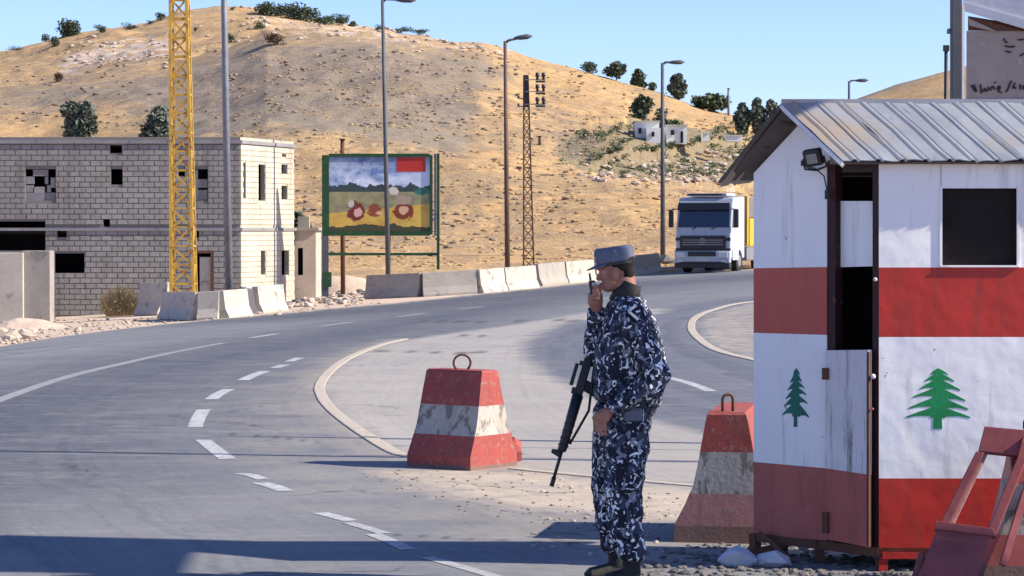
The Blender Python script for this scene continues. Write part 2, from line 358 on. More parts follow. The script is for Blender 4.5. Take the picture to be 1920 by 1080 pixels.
# ------------------------------------------------------------------ ground and road
def grid_mesh(name, P, mat, attrs=None, kind='structure', smooth=True):
    r, c = P.shape[:2]; me = bpy.data.meshes.new(name)
    idx = np.arange(r * c).reshape(r, c)
    q = np.stack([idx[:-1, :-1], idx[:-1, 1:], idx[1:, 1:], idx[1:, :-1]], -1).reshape(-1, 4)
    me.vertices.add(r * c); me.vertices.foreach_set('co', P.reshape(-1).astype(np.float32))
    me.loops.add(q.size); me.loops.foreach_set('vertex_index', q.reshape(-1).astype(np.int32))
    me.polygons.add(len(q)); me.polygons.foreach_set('loop_start', np.arange(0, q.size, 4, dtype=np.int32))
    me.polygons.foreach_set('loop_total', np.full(len(q), 4, np.int32))
    me.update(calc_edges=True); me.validate()
    for k, v in (attrs or {}).items():
        a = me.attributes.new(k, 'FLOAT', 'POINT'); a.data.foreach_set('value', v.reshape(-1).astype(np.float32))
    me.polygons.foreach_set('use_smooth', [smooth] * len(q)); me.materials.append(mat)
    o = bpy.data.objects.new(name, me); C.objects.link(o); o['kind'] = kind; return o

xs = np.concatenate([np.linspace(-900, -60, 16), np.linspace(-55, 55, 221), np.linspace(60, 900, 16)])
ys = np.concatenate([np.linspace(-200, -10, 8), np.linspace(-6, 130, 273), np.linspace(140, 1800, 20)])
GX, GY = np.meshgrid(xs, ys); GZ = ground_z(GX, GY) - .03
grid_mesh('ground', np.stack([GX, GY, GZ], -1), M['dirt'])

edge_px = [(-900, 700), (-400, 680), (0, 652), (130, 628), (250, 613), (400, 598), (530, 587), (650, 574), (720, 570), (850, 556), (1000, 540), (1130, 526), (1250, 509), (1400, 503), (1600, 499), (2400, 498)]
eu = [(gp(*p).x / gp(*p).y, gp(*p).y) for p in edge_px]
uu = np.linspace(-.42, .42, 900)
Yfar = np.interp(uu, [e[0] for e in eu], [e[1] for e in eu])
k1 = np.ones(31) / 31; Yfar = np.convolve(np.pad(Yfar, 15, 'edge'), k1, 'valid')
Yfar = Yfar + np.array([noise.noise((u * 160, 0, 0)) * .5 + noise.noise((u * 500, 5, 0)) * .35 for u in uu])
tt = np.linspace(0, 1, 420)[:, None]
Yn = 5.0; RY = 1 / ((1 - tt) / Yn + tt / Yfar[None, :]); RX = uu[None, :] * RY
RZ = ground_z(RX, RY)
V2 = np.stack([RX, RY], -1)
def poly_w(pts): return np.array([gp(*p)[:2] for p in pts])
def dist_poly(P, L, closed=False):
    d = np.full(P.shape[:2], 1e9); n = len(L)
    for i in range(n if closed else n - 1):
        a = L[i]; b = L[(i + 1) % n]; ab = b - a; t = np.clip(((P - a) @ ab) / (ab @ ab + 1e-9), 0, 1)
        d = np.minimum(d, np.hypot(*np.moveaxis(P - (a + t[..., None] * ab), -1, 0)))
    return d
def inside(P, L):
    r = np.zeros(P.shape[:2], bool); n = len(L); x = P[..., 0]; y = P[..., 1]
    for i in range(n):
        x1, y1 = L[i]; x2, y2 = L[(i + 1) % n]
        if y1 == y2: continue
        c = ((y1 > y) != (y2 > y)) & (x < (x2 - x1) * (y - y1) / (y2 - y1) + x1); r ^= c
    return r
def mask(pts, soft):
    L = poly_w(pts); d = dist_poly(V2, L, True); s = np.where(inside(V2, L), d, -d)
    w = soft * (.3 + V2[..., 1] / 40)
    return np.clip(.5 + s / (2 * w), 0, 1)
K = [(760, 636), (720, 645), (660, 668), (620, 695), (600, 722), (604, 745), (622, 768), (655, 795), (700, 825), (750, 852), (830, 868), (900, 875), (980, 880), (1100, 893), (1310, 912), (1600, 930)]
Ls = [(1700, 850), (1410, 830), (1250, 795), (1120, 745), (1030, 700), (988, 665), (990, 640), (1040, 612), (1110, 596), (1250, 575), (1410, 556), (1700, 535)]
Ri = [(1700, 700), (1500, 690), (1410, 674), (1340, 655), (1305, 630), (1296, 612), (1305, 595), (1340, 580), (1410, 566), (1600, 555)]
D = [(1000, 585), (800, 612), (700, 630), (600, 655), (545, 675), (510, 690), (472, 706), (430, 728), (395, 750), (375, 785), (385, 820), (405, 843), (465, 890), (515, 912), (630, 970), (690, 992), (780, 1035), (900, 1085), (1000, 1125)]
pale = mask(K[:13] + [(1100, 893), (1410, 915), (1410, 830), (1250, 795), (1120, 745), (1030, 700), (988, 665), (990, 640), (1040, 612), (1110, 600), (1250, 588), (1250, 575), (1100, 585)], .35) * .95
lane = mask(Ls + Ri[::-1], .35)
isl = mask(Ri + [(1700, 600)], .2)
dust = mask([(590, 680), (560, 720), (555, 760), (600, 800), (660, 850), (560, 880), (640, 940), (800, 985), (1000, 1015), (1200, 1035), (1410, 1050), (1700, 1060), (1700, 940), (1310, 920), (980, 885), (750, 856), (650, 795), (600, 745), (600, 715), (640, 680)], .9) * .75
grey2 = mask([(700, 640), (540, 690), (430, 745), (400, 790), (450, 870), (600, 940), (800, 1020), (1100, 1060), (1500, 1070), (1500, 930), (900, 880), (720, 845), (600, 745), (640, 680)], 1.5) * .6
dust = np.maximum(dust * .8, grey2)
tan = 1.15 * mask([(700, 885), (860, 875), (1000, 884), (1310, 914), (1700, 935), (1700, 1000), (1410, 985), (1200, 975), (1000, 955), (820, 930)], .5) * .8
tan = np.maximum(tan, isl * .55)
edge = np.clip(1 - (Yfar[None, :] - RY) / (1.0 + Yfar[None, :] * .01), 0, 1); tan = np.maximum(tan, edge ** 1.5 * .95)
kd = dist_poly(V2, poly_w(K)); dust = np.maximum(dust, np.clip(1 - kd / .9, 0, 1) * .8)
TY = poly_w([(-300, 900), (-100, 830), (0, 795), (100, 752), (200, 720), (400, 672), (600, 635), (800, 598), (1000, 562), (1250, 530), (1500, 515)])
tyre = np.clip(1 - dist_poly(V2, TY) / 3.6, 0, 1) ** .8 * .85
TY2 = poly_w([(600, 590), (800, 573), (1000, 550), (1200, 532), (1400, 520)]); tyre = np.maximum(tyre, np.clip(1 - dist_poly(V2, TY2) / 9.0, 0, 1) ** .8 * .95)
TY3 = poly_w([(1000, 600), (1200, 602), (1410, 590)]); tyre = np.maximum(tyre, np.clip(1 - dist_poly(V2, TY3) / .8, 0, 1) * .55)
crk_shadow = np.zeros_like(tyre)  # dark lines: cracks, plus a pole shadow painted across the far road
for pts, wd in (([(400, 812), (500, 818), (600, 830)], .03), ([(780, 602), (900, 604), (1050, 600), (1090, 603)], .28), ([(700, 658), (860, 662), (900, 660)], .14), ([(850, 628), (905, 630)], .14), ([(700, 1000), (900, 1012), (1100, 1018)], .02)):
    crk_shadow = np.maximum(crk_shadow, np.clip(1.3 - dist_poly(V2, poly_w(pts)) / wd, 0, 1))
ld = dist_poly(V2, poly_w(D)); ld2 = dist_poly(V2, poly_w(Ls))
ld = np.where(V2[..., 0] > 1.2, ld2 + 30, ld)
grid_mesh('road', np.stack([RX, RY, RZ], -1), M['asphalt'], dict(pale=pale, lane=lane * (1 - isl), dust=dust, tan=tan, tyre=tyre, crack_shadow=crk_shadow, ld=ld))

def strip(name, pts, width, h, mat, up=.004, label=None, raised=False):
    """painted line or low kerb following road points"""
    P = [gp(*p) if not isinstance(p, Vector) else p for p in pts]
    Q = []
    for i in range(len(P) - 1):
        n = max(1, int((P[i + 1] - P[i]).length / .35))
        for k in range(n):
            t = k / n; a = P[max(i - 1, 0)]; b = P[i]; c = P[i + 1]; d = P[min(i + 2, len(P) - 1)]
            Q.append(.5 * ((2 * b) + (c - a) * t + (2 * a - 5 * b + 4 * c - d) * t * t + (3 * b - a - 3 * c + d) * t ** 3))
    Q.append(P[-1]); mb = MB(); rows = []
    for i, q in enumerate(Q):
        t = (Q[min(i + 1, len(Q) - 1)] - Q[max(i - 1, 0)]); t.z = 0; t.normalize(); nn = Vector((-t.y, t.x, 0))
        w = width / 2 * (1 + .08 * noise.noise((q.x * 2, q.y * 2, 0)))
        rr = []
        prof = [(-1, up), (1, up)] if not raised else [(-1, -.02), (-.96, h * .8), (-.8, h), (.8, h), (.96, h * .8), (1, -.02)]
        for s, hh in prof:
            x = q.x + nn.x * w * s; y = q.y + nn.y * w * s; rr.append((x, y, gz(x, y) + hh))
        rows.append(rr)
    mb.grid(rows); o = build(mb, name, mat, None, (0, 0, 0), fix=False); o['kind'] = 'structure'; return o
strip('road_line', [(-300, 880), (-120, 800), (0, 750), (130, 706), (230, 682), (330, 660), (420, 643)], .17, 0, M['dimline'], .004)
for a in ([(470, 634), (520, 626)], [(600, 612), (660, 604)], [(745, 594), (800, 587)], [(860, 580), (905, 575)]):
    strip('road_line', a, .2, 0, M['fadeline'], .006)
for pts, w in (([(366, 801), (372, 784), (382, 768)], .145), ([(396, 749), (410, 739), (429, 730)], .15), ([(456, 713), (475, 704), (497, 696)], .16), ([(515, 690), (535, 684)], .15), ([(542, 678), (562, 671)], .15),
               ([(381, 825), (402, 842), (427, 861)], .14), ([(449, 888), (470, 891), (494, 899)], .11), ([(487, 905), (512, 912), (536, 921)], .13), ([(600, 962), (628, 969), (658, 977)], .11), ([(652, 980), (690, 991), (722, 1001)], .09), ([(700, 1002), (735, 1016), (765, 1031)], .1), ([(800, 1045), (860, 1062), (930, 1082)], .09), ([(1236, 704), (1290, 718), (1334, 734)], .14), ([(1130, 560), (1190, 553)], .2)):
    strip('road_line', pts, w, 0, M['line'] if w > .1 else M['fadeline'], .003)
strip('kerb', K[:10] + [(830, 868)], .13, .012, M['creamline'], raised=True)
strip('kerb', [(960, 879), (1100, 893), (1310, 912), (1500, 925)], .1, .01, M['creamline'], raised=True)
strip('kerb', Ri, .16, .014, M['creamline'], raised=True)

# ------------------------------------------------------------------ hills
def hill_grid(u, foot_Y, prof):
    """prof: list of (t0,t1,Y0,Y1,py0(px),py1(px),rows,ease)"""
    rowsY = []; rowsP = []
    px = 960 + u * 4800
    for (Y0, Y1, p0, p1, n, e) in prof:
        for k in range(n):
            t = k / n; rowsY.append(np.full(u.shape, Y0 + (Y1 - Y0) * t)); rowsP.append(p0(px) + (p1(px) - p0(px)) * t ** e)
    Y0, Y1, p0, p1, n, e = prof[-1]; rowsY.append(np.full(u.shape, float(Y1))); rowsP.append(p1(px))
    Y = np.array(rowsY); P = np.array(rowsP); cy = P - 540; den = F * cp - cy * sp_
    X = (px[None, :] - 960) / den * Y; Z = CAMZ + (-F * sp_ - cy * cp) / den * Y
    return X, Y, Z, P, np.broadcast_to(px, P.shape)
ip = lambda xp, yp: (lambda x: np.interp(x, xp, yp))
crest1 = ip([-1500, -600, 0, 100, 200, 320, 430, 500, 600, 700, 800, 900, 960, 1000, 1080, 1160, 1200, 1260, 1330, 1370, 1420, 1500, 1600, 2100, 2600], [260, 200, 166, 152, 136, 116, 88, 62, 57, 59, 69, 80, 94, 108, 128, 150, 163, 180, 204, 216, 238, 270, 300, 330, 340])
crest2 = ip([-1500, -600, 0, 60, 110, 200, 270, 330, 420, 480, 560, 640, 720, 800, 900, 1000, 1300, 2600], [230, 160, 96, 82, 70, 54, 43, 26, 15, 18, 33, 46, 56, 68, 95, 140, 260, 380])
def footp(px):
    z = ground_z((px - 960) / 4800 * 106, 106.0) - .35; return 430 + (CAMZ - z) / 106 * 4800
u = np.concatenate([np.linspace(-.6, -.23, 60), np.linspace(-.225, .225, 560), np.linspace(.23, .6, 60)])
X, Y, Z, P, PX = hill_grid(u, 106, [(106, 300, footp, crest1, 170, .85), (300, 350, crest1, lambda x: crest1(x) + 22, 8, 1), (350, 560, lambda x: crest1(x) + 22, crest2, 90, .9), (560, 700, crest2, lambda x: crest2(x) + 70, 10, 1)])
r0 = np.arange(X.shape[0])[:, None] / 278
nz = np.zeros_like(Z)
for i in range(X.shape[0]):
    for j in range(X.shape[1]):
        x, y = X[i, j], Y[i, j]
        nz[i, j] = noise.noise((x * .045, y * .03, 0)) * 1.6 + noise.noise((x * .16, y * .12, 3)) * .55 + noise.noise((x * .5, y * .4, 7)) * .22
amp = np.clip((Y - 106) / 40, 0.05, 1) * np.where(Y > 340, 1.5, 1)
amp *= np.where(np.abs(Y - 300) < 15, .55, 1) * np.where(np.abs(Y - 560) < 40, .6, 1)
Z = Z + nz * amp
# terraces in the scrubby right part
tw = np.clip((PX - 1060) / 80, 0, 1) * np.clip((P - 225) / 15, 0, 1) * np.clip((345 - P) / 15, 0, 1)
Z = Z + tw * .35 * np.sign(np.sin(P / 7.0))
def pmask(pts, soft):
    V = np.stack([PX, P], -1).astype(float); L = np.array(pts, float); d = dist_poly(V, L, True); s = np.where(inside(V, L), d, -d)
    return np.clip(.5 + s / (2 * soft), 0, 1)
grey = pmask([(-1500, 200), (0, 170), (320, 122), (450, 84), (560, 70), (700, 66), (900, 92), (960, 130), (900, 200), (860, 300), (620, 270), (400, 268), (200, 200), (0, 215), (-1500, 260)], 40) * .95
grey = np.maximum(grey, pmask([(860, 150), (1000, 180), (1150, 250), (1100, 300), (900, 270), (820, 220)], 30) * .45)
grey = np.maximum(grey, pmask([(30, 115), (200, 100), (330, 70), (330, 100), (150, 140), (30, 150)], 15) * .5 * (Y > 340))
scrub = np.maximum(pmask([(1040, 262), (1150, 238), (1400, 250), (1400, 330), (1240, 330), (1080, 318)], 14), pmask([(0, 200), (120, 170), (330, 190), (330, 215), (0, 225)], 15) * .3)
rock = pmask([(120, 100), (200, 85), (330, 70), (330, 115), (200, 135), (100, 150)], 12) * .8 * (Y > 340)
rock = np.maximum(rock, pmask([(460, 30), (620, 40), (960, 92), (960, 104), (620, 70), (470, 60)], 8) * .6)
rock = np.maximum(rock, pmask([(1080, 300), (1300, 290), (1410, 330), (1410, 350), (1150, 335)], 10) * .45)
hill = grid_mesh('hillside', np.stack([X, Y, Z], -1), M['hill'], dict(grey=grey, scrub=scrub, rock=rock))
HX, HY, HZ, HP, HPX = X, Y, Z, P, PX
def proj_py(x, y, z):
    dz = z - CAMZ; d = y * cp - dz * sp_; return 540 - F * (y * sp_ + dz * cp) / d
SP = proj_py(X, Y, Z)
def hill_at(px, py, front=True):
    j = int(np.argmin(np.abs(HPX[0] - px))); col = SP[:, j]; best = None; lo = 1e9
    for i in range(len(col)):
        if col[i] < lo:
            lo = col[i]
            if col[i] <= py: return Vector((HX[i, j], HY[i, j], HZ[i, j]))
    i = int(np.argmin(col)); return Vector((HX[i, j], HY[i, j], HZ[i, j]))

crestR = ip([-400, 1300, 1500, 1560, 1600, 1640, 1680, 1760, 1850, 2000, 2300, 3000], [420, 330, 245, 205, 189, 172, 158, 136, 112, 80, 50, 60])
u2 = np.linspace(.02, .6, 260)
X, Y, Z, P, PX = hill_grid(u2, 300, [(620, 900, lambda x: x * 0 + 420., crestR, 70, .9), (900, 1100, crestR, lambda x: crestR(x) + 60, 8, 1)])
for i in range(X.shape[0]):
    for j in range(X.shape[1]):
        Z[i, j] += noise.noise((X[i, j] * .02, Y[i, j] * .012, 9)) * 2.2 + noise.noise((X[i, j] * .08, Y[i, j] * .05, 9)) * .8
gr2 = np.clip(1 - (P - crestR(PX)) / 14, 0, 1) * np.clip((1800 - PX) / 100, 0, 1)
grid_mesh('far_hill', np.stack([X, Y, Z], -1), M['hill'], dict(grey=gr2 * .9, scrub=gr2 * 0, rock=gr2 * 0))

# vegetation and stones too many to count
def crown_mesh(mb, c, w, d, h, n, ls, lobes=6, cone=False):
    L = []
    for k in range(lobes):
        a = random.random() * 6.28; rr = random.uniform(.15, .5); zz = random.uniform(-.35, .35)
        if cone: rr *= (.5 - zz)
        L.append((c[0] + math.cos(a) * rr * w * .5, c[1] + math.sin(a) * rr * d * .5, c[2] + zz * h, random.uniform(.28, .42) * (1.0 if not cone else (.75 - zz))))
    L.append((c[0], c[1], c[2], .4)); ws = min(w, h * 1.2)
    for _ in range(n):
        l = random.choice(L); v = Vector((random.gauss(0, 1), random.gauss(0, 1), random.gauss(0, 1))).normalized() * (random.random() ** .35)
        p = Vector((l[0] + v.x * l[3] * w * .75, l[1] + v.y * l[3] * d * .75, l[2] + v.z * l[3] * h * .75))
        a = Vector((random.uniform(-1, 1), random.uniform(-1, 1), random.uniform(-.6, .6))).normalized(); b = a.orthogonal().normalized()
        q = Matrix.Rotation(random.random() * 6.28, 3, a); b = q @ b; e = ls * random.uniform(.6, 1.4)
        mb.add([p - a * e, p + b * e * .8, p + a * e, p - b * e * .8], [(0, 1, 2, 3)])
def blobs(name, mat, n, region, smin, smax, sq=.6, sel=None):
    mb = MB(); k = 0; tries = 0
    while k < n and tries < n * 30:
        tries += 1; px = random.uniform(region[0], region[2]); py = random.uniform(region[1], region[3])
        if sel and random.random() > sel(px, py): continue
        j = int(np.argmin(np.abs(HPX[0] - px))); cand = np.where(np.abs(SP[:, j] - py) < 4)[0]
        if not len(cand): continue
        i = int(cand[0])
        p = Vector((HX[i, j], HY[i, j], HZ[i, j])); p.x += random.uniform(-.6, .6)
        r = random.uniform(smin, smax) * (1 + max(0, p.y - 200) / 250)
        if sq > .5: mb.rock((p.x, p.y, p.z + r * .15), r, 0, sq)
        else: mb.rock((p.x, p.y, p.z), r, 0, sq)
        k += 1
    o = build(mb, name, mat, None, (0, 0, 0), fix=False); o['kind'] = 'stuff'; return o
def scrubs(name, mat, n, region):
    mb = MB(); k = 0
    while k < n:
        px = random.uniform(region[0], region[2]); py = random.uniform(region[1], region[3])
        if noise.noise((px * .018, py * .06, 5)) < -.12 + max(0, (1130 - px) / 300) or (1185 < px < 1295 and py < 272): continue
        p = hill_at(px, py); s = p.y / F * random.uniform(9, 22); crown_mesh(mb, p + Vector((0, 0, s * .25)), s * 1.3, s, s * .7, 34, s * .09, 2); k += 1
    return build(mb, name, mat, None, (0, 0, 0), fix=False)
nv = lambda px, py: max(0, min(1, .5 + 1.6 * noise.noise((px * .012, py * .05, 2))))
tag(blobs('dry_grass', M['tuft_dry'], 3000, (430, 90, 1420, 500), .05, .2, .5, nv), 'dry golden grass tufts over the hillside', 'grass')
tag(blobs('brown_scrub', M['tuft_grey'], 1500, (-20, 90, 1100, 480), .06, .24, .55, nv), 'grey brown scrub scattered over the hill slope', 'scrub')
tag(scrubs('green_scrub', M['leaf2'], 330, (1050, 238, 1420, 335)), 'olive green scrub around the white house', 'scrub')
tag(blobs('hill_rocks', M['stone'], 170, (100, 10, 1000, 125), .1, .32, .6, lambda x, y: 1 if (120 < x < 330 and 75 < y < 118) or (450 < x < 980 and y < crest1(x) + 12) else .04), 'pale boulders along the hilltop', 'rocks')
tag(blobs('terrace_stones', M['stone'], 130, (1080, 285, 1410, 345), .15, .4, .6, None), 'pale stones on the terraces below the white house', 'rocks')

# ------------------------------------------------------------------ trees
def tree(px, py, wpx, hpx, label, mat='leaf', cat='tree', name='hill_tree', cone=False, p=None, n=420, lobes=6, group='trees and bushes on the hill'):
    p = p or hill_at(px, py + 2); s = p.y / F; w = wpx * s; h = hpx * s; w *= 1.42; h *= 1.18; p = p - Vector((0, 0, .06 * h))
    r = empty(name, p, label, cat, group)
    mb = MB(); mb.tube([p, p + Vector((.03 * w, 0, h * .35)), p + Vector((-.02 * w, 0, h * .7))], [h * .035, h * .028, h * .012], 6); build(mb, 'trunk', M['bark'], r)
    mb = MB()
    for a in range(3):
        b = a * 2.1; mb.tube([p + Vector((0, 0, h * .3)), p + Vector((math.cos(b) * w * .25, math.sin(b) * w * .25, h * .62))], [h * .016, h * .006], 5)
    build(mb, 'limb', M['bark'], r)
    mb = MB(); crown_mesh(mb, p + Vector((0, 0, h * .45)), w, w * .9, h * 1.0, int(n * 2.4), min(w, h) * .055 + .03, lobes, cone); build(mb, 'crown', M[mat], r, fix=False)
    return r
tree(130, 66, 44, 32, 'dark spreading tree on the ridge skyline at the far left', lobes=9)
tree(103, 88, 20, 17, 'small dark round bush just below the ridge tree', cat='bush', name='hill_bush', n=250)
tree(86, 76, 16, 13, 'small round bush left of the spreading ridge tree', cat='bush', name='hill_bush', n=200)
tree(190, 62, 20, 14, 'round bush on the skyline right of the spreading tree', cat='bush', name='hill_bush', n=220)
tree(245, 54, 30, 13, 'low wide bush on the skyline midway to the yellow tower', cat='bush', name='hill_bush', n=240)
tree(283, 44, 13, 8, 'tiny bush on the skyline beside the low wide bush', cat='bush', name='hill_bush', n=120)
tree(303, 38, 22, 14, 'bush on the skyline just left of the yellow tower', cat='bush', name='hill_bush', n=200)
tree(110, 152, 20, 16, 'reddish brown bush on the rocky slope above the building', 'drybush', 'bush', 'hill_bush', n=200)
tree(30, 94, 34, 8, 'low dark shrub line at the left end of the ridge', cat='bush', name='hill_bush', n=200)
tree(366, 57, 9, 7, 'tiny dark bush between the yellow tower and tall pole', cat='bush', name='hill_bush', n=90)
tree(438, 18, 12, 7, 'tiny bush on the crest right of the tall pole', cat='bush', name='hill_bush', n=90)
tree(433, 84, 16, 15, 'dark bush beside the tall pole on the slope edge', cat='bush', name='hill_bush', n=160)
tree(515, 84, 42, 22, 'brownish bush on the slope under the hilltop grove', 'drybush', 'bush', 'hill_bush', n=260)
tree(488, 55, 20, 16, 'small bush on the pale rocks left of the hilltop grove', cat='bush', name='hill_bush', n=150)
for x, y, w, h, l in ((500, 26, 34, 20, 'leftmost dark tree of the hilltop grove'), (524, 27, 34, 18, 'second tree of the hilltop grove from the left'), (552, 32, 40, 22, 'broad middle tree of the hilltop grove'), (582, 38, 40, 20, 'broad tree at the right of the hilltop grove'), (612, 42, 26, 14, 'small tree at the right end of the hilltop grove'), (640, 45, 28, 14, 'isolated bush just right of the hilltop grove'), (662, 48, 12, 7, 'tiny bush on the crest right of the hilltop grove')):
    tree(x, y + 2, w * 1.25, h * 1.3, l, n=380)
tree(712, 56, 20, 10, 'small crest bush behind the lamp arm by the billboard', cat='bush', name='hill_bush', n=160)
tree(750, 60, 38, 13, 'wide low bush on the crest right of the billboard lamp', n=260)
tree(784, 64, 34, 12, 'second wide low bush on the crest, furthest along it', n=260)
tree(148, 254, 62, 66, 'large round tree rising behind the roof of the block building', 'leafblue', p=at(148, 262, 150), n=900, lobes=9)
tree(297, 254, 56, 56, 'rounded olive tree behind the yellow tower above the roof', 'leafblue', p=at(297, 262, 150), n=800, lobes=9)
tree(570, 408, 34, 68, 'dark narrow tree beside the corner of the block building', p=at(568, 470, 108), n=700, lobes=7)
tree(1103, 131, 34, 20, 'low round tree, highest on the right skyline', n=300)
tree(1157, 150, 40, 32, 'round dark tree, second down the right skyline', n=420)
tree(1197, 161, 34, 38, 'pointed dark tree, third down the right skyline', cone=True, n=420)
tree(1224, 168, 18, 16, 'small bush between two skyline trees by the fourth lamp', cat='bush', name='hill_bush', n=200)
tree(1270, 184, 44, 50, 'tall dark tree on the skyline right of the fourth lamp', 'leafblue', cone=True, n=560)
tree(1310, 196, 26, 26, 'small olive tree between two larger skyline trees', 'leaf2', n=300)
tree(1332, 208, 56, 42, 'broad green tree lowest on the right skyline', 'leaf2', n=560)
tree(1207, 236, 50, 54, 'pointed dark tree beside the white house', cone=True, n=560)
tree(1237, 240, 34, 32, 'bushy dark tree behind the lamp by the white house', n=400)
tree(1265, 240, 34, 24, 'small bush behind the right half of the white house', 'leaf2', 'bush', 'hill_bush', n=240)
for x, y, w, h, l in ((1392, 246, 40, 62, 'leftmost tree of the grove behind the kiosk roof'), (1418, 250, 44, 66, 'second tree of the grove behind the kiosk roof'), (1446, 252, 44, 72, 'third tree of the grove behind the kiosk roof'), (1475, 254, 40, 60, 'rightmost tree of the grove behind the kiosk roof')):
    tree(x, y, w, h, l, 'leafblue', n=520, p=at(x, y, 270), cone=True, group='grove behind the kiosk roof')
bsh = empty('dry_bush', Vector((at(228, 590, 92.5).x, 92.5, gz(at(228, 590, 92.5).x, 92.5))), 'dry yellow brush in front of the block building wall', 'bush')
mb = MB(); bp = ORG[bsh.name]
for k_ in range(520):
    a_ = random.random() * 6.28; rr_ = random.random() ** .6 * .55; p_ = bp + Vector((math.cos(a_) * rr_, math.sin(a_) * rr_ * .6, -.05)); h_ = random.uniform(.4, 1.25) * (1 - rr_ * .6)
    q_ = p_ + Vector((math.cos(a_) * rr_ * .5 + random.uniform(-.12, .12), math.sin(a_) * .2, h_)); w_ = random.uniform(.008, .02)
    mb.add([p_ - Vector((w_, 0, 0)), p_ + Vector((w_, 0, 0)), q_ + Vector((w_ * .6, 0, 0)), q_ - Vector((w_ * .6, 0, 0))], [(0, 1, 2, 3)])
build(mb, 'stems', M['grassyel'], bsh, fix=False)
mb = MB()
for k_ in range(260):
    a_ = random.random() * 6.28; rr_ = random.random() ** .6 * .75; p_ = bp + Vector((math.cos(a_) * rr_, math.sin(a_) * rr_ * .6, random.uniform(.15, 1.15) * (1 - rr_ * .5))); e_ = random.uniform(.02, .05)
    mb.add([p_, p_ + Vector((e_, .01, e_)), p_ + Vector((0, 0, 2 * e_)), p_ + Vector((-e_, 0, e_))], [(0, 1, 2, 3)])
build(mb, 'leaves', M['grassyel'], bsh, fix=False)

# ------------------------------------------------------------------ white house on the hill
def vbox(px0, px1, py0, py1, Y, d): a = at(px0, py1, Y); b = at(px1, py0, Y); return (a.x, Y, a.z), (b.x, Y + d, b.z)
hY = 235.
hr = empty('white_house', at(1238, 268, hY), 'small white flat roofed house on the hill among dark trees', 'house')
mb = MB(); a, b = vbox(1191, 1236, 228, 272, hY, 5); mb.box(a, b); a, b = vbox(1212, 1240, 240, 272, hY - 1.5, 1.45); mb.box(a, b); build(mb, 'wall', M['cream_house'], hr)
mb = MB(); a, b = vbox(1250, 1288, 236, 270, hY, 4.5); mb.box(a, b); build(mb, 'wall', M['cream_house'], hr)
mb = MB(); a, b = vbox(1189, 1238, 226, 228.2, hY - .2, 5.4); mb.box(a, b); a, b = vbox(1248, 1290, 233.5, 235.9, hY - .2, 4.9); mb.box(a, b); build(mb, 'roof', M['concrete_bright'], hr)
for x0, x1, y0, y1 in ((1197, 1203, 240, 250), (1222, 1227, 247, 256), (1258, 1264, 244, 253), (1276, 1281, 246, 268)):
    mb = MB(); a, b = vbox(x0, x1, y0, y1, hY - (1.6 if x0 == 1222 else .1), .07); mb.box(a, b); build(mb, 'window', M['dark'], hr)
for x0, x1, y0, y1, l in ((1318, 1330, 250, 262, 'tiny white shed on the hill right of the white house'), (1362, 1392, 254, 262, 'low white wall on the hill by the kiosk roof eave')):
    mb = MB(); a, b = vbox(x0, x1, y0, y1 + 3, hY, 2); mb.box(a, b); a, b = vbox(x0 - 1, x1 + 1, y0 - 1, y0 - .1, hY - .1, 2.2); mb.box(a, b)
    tag(build(mb, 'white_shed', M['cream_house'], None, (a[0], hY, a[2])), l, 'shed')

# ------------------------------------------------------------------ concrete block building
BY = 96.0
P0 = at(-160, 430, BY); A0 = at(451, 430, BY); B0 = at(551, 430, 101.0)
zt = at(451, 257, BY).z; zb = -1.75; zr = at(200, 266, BY).z; zs = at(200, 430, BY).z
bR = empty('block_building', (A0.x, A0.y, zb), 'unfinished two storey grey concrete block building behind the yellow tower', 'building')
fr_ax = Vector((1, 0, 0)); rt_ax = (Vector((B0.x, B0.y, 0)) - Vector((A0.x, A0.y, 0))); RL = rt_ax.length; rt_ax.normalize()
def fz(py): return at(451, py, BY).z
def fx(px): return at(px, 430, BY).x
def rs(px):          # distance along right face for a pixel column
    n = Vector((rt_ax.y, -rt_ax.x, 0)); q = on_plane(px, 430, A0, n); return (Vector((q.x, q.y, 0)) - Vector((A0.x, A0.y, 0))).length
def rz(px, py):
    n = Vector((rt_ax.y, -rt_ax.x, 0)); return on_plane(px, py, A0, n).z
fh = [(fx(a), fx(b), fz(d), fz(c)) for a, b, c, d in ((48, 105, 317, 376), (208, 230, 317, 346), (207, 229, 272, 287), (335, 347, 317, 330), (362, 390, 317, 376), (107, 125, 430, 445), (194, 206, 411, 425), (-60, 85, 415, 470), (95, 158, 475, 514), (365, 373, 430, 445), (360, 400, 475, 560))]
rh = [(rs(a), rs(b), rz(a, d), rz(a, c)) for a, b, c, d in ((484, 497, 308, 376), (527, 538, 308, 328), (527, 538, 348, 376), (488, 497, 470, 515), (527, 541, 470, 516), (528, 536, 288, 294), (456, 460, 305, 372))]
def wall(O, ax, nrm, L, z0, z1, holes, thick, mat, name):
    xsn = sorted({0, L} | {max(0, min(L, v)) for h in holes for v in h[:2]}); zsn = sorted({z0, z1} | {max(z0, min(z1, v)) for h in holes for v in h[2:]})
    mb = MB()
    for i in range(len(xsn) - 1):
        for j in range(len(zsn) - 1):
            cx = (xsn[i] + xsn[i + 1]) / 2; cz = (zsn[j] + zsn[j + 1]) / 2
            if any(h[0] < cx < h[1] and h[2] < cz < h[3] for h in holes): continue
            mb.slab([O + ax * xsn[i] + Vector((0, 0, zsn[j])), O + ax * xsn[i + 1] + Vector((0, 0, zsn[j])), O + ax * xsn[i + 1] + Vector((0, 0, zsn[j + 1])), O + ax * xsn[i] + Vector((0, 0, zsn[j + 1]))], nrm, thick)
    return build(mb, name, mat, bR)
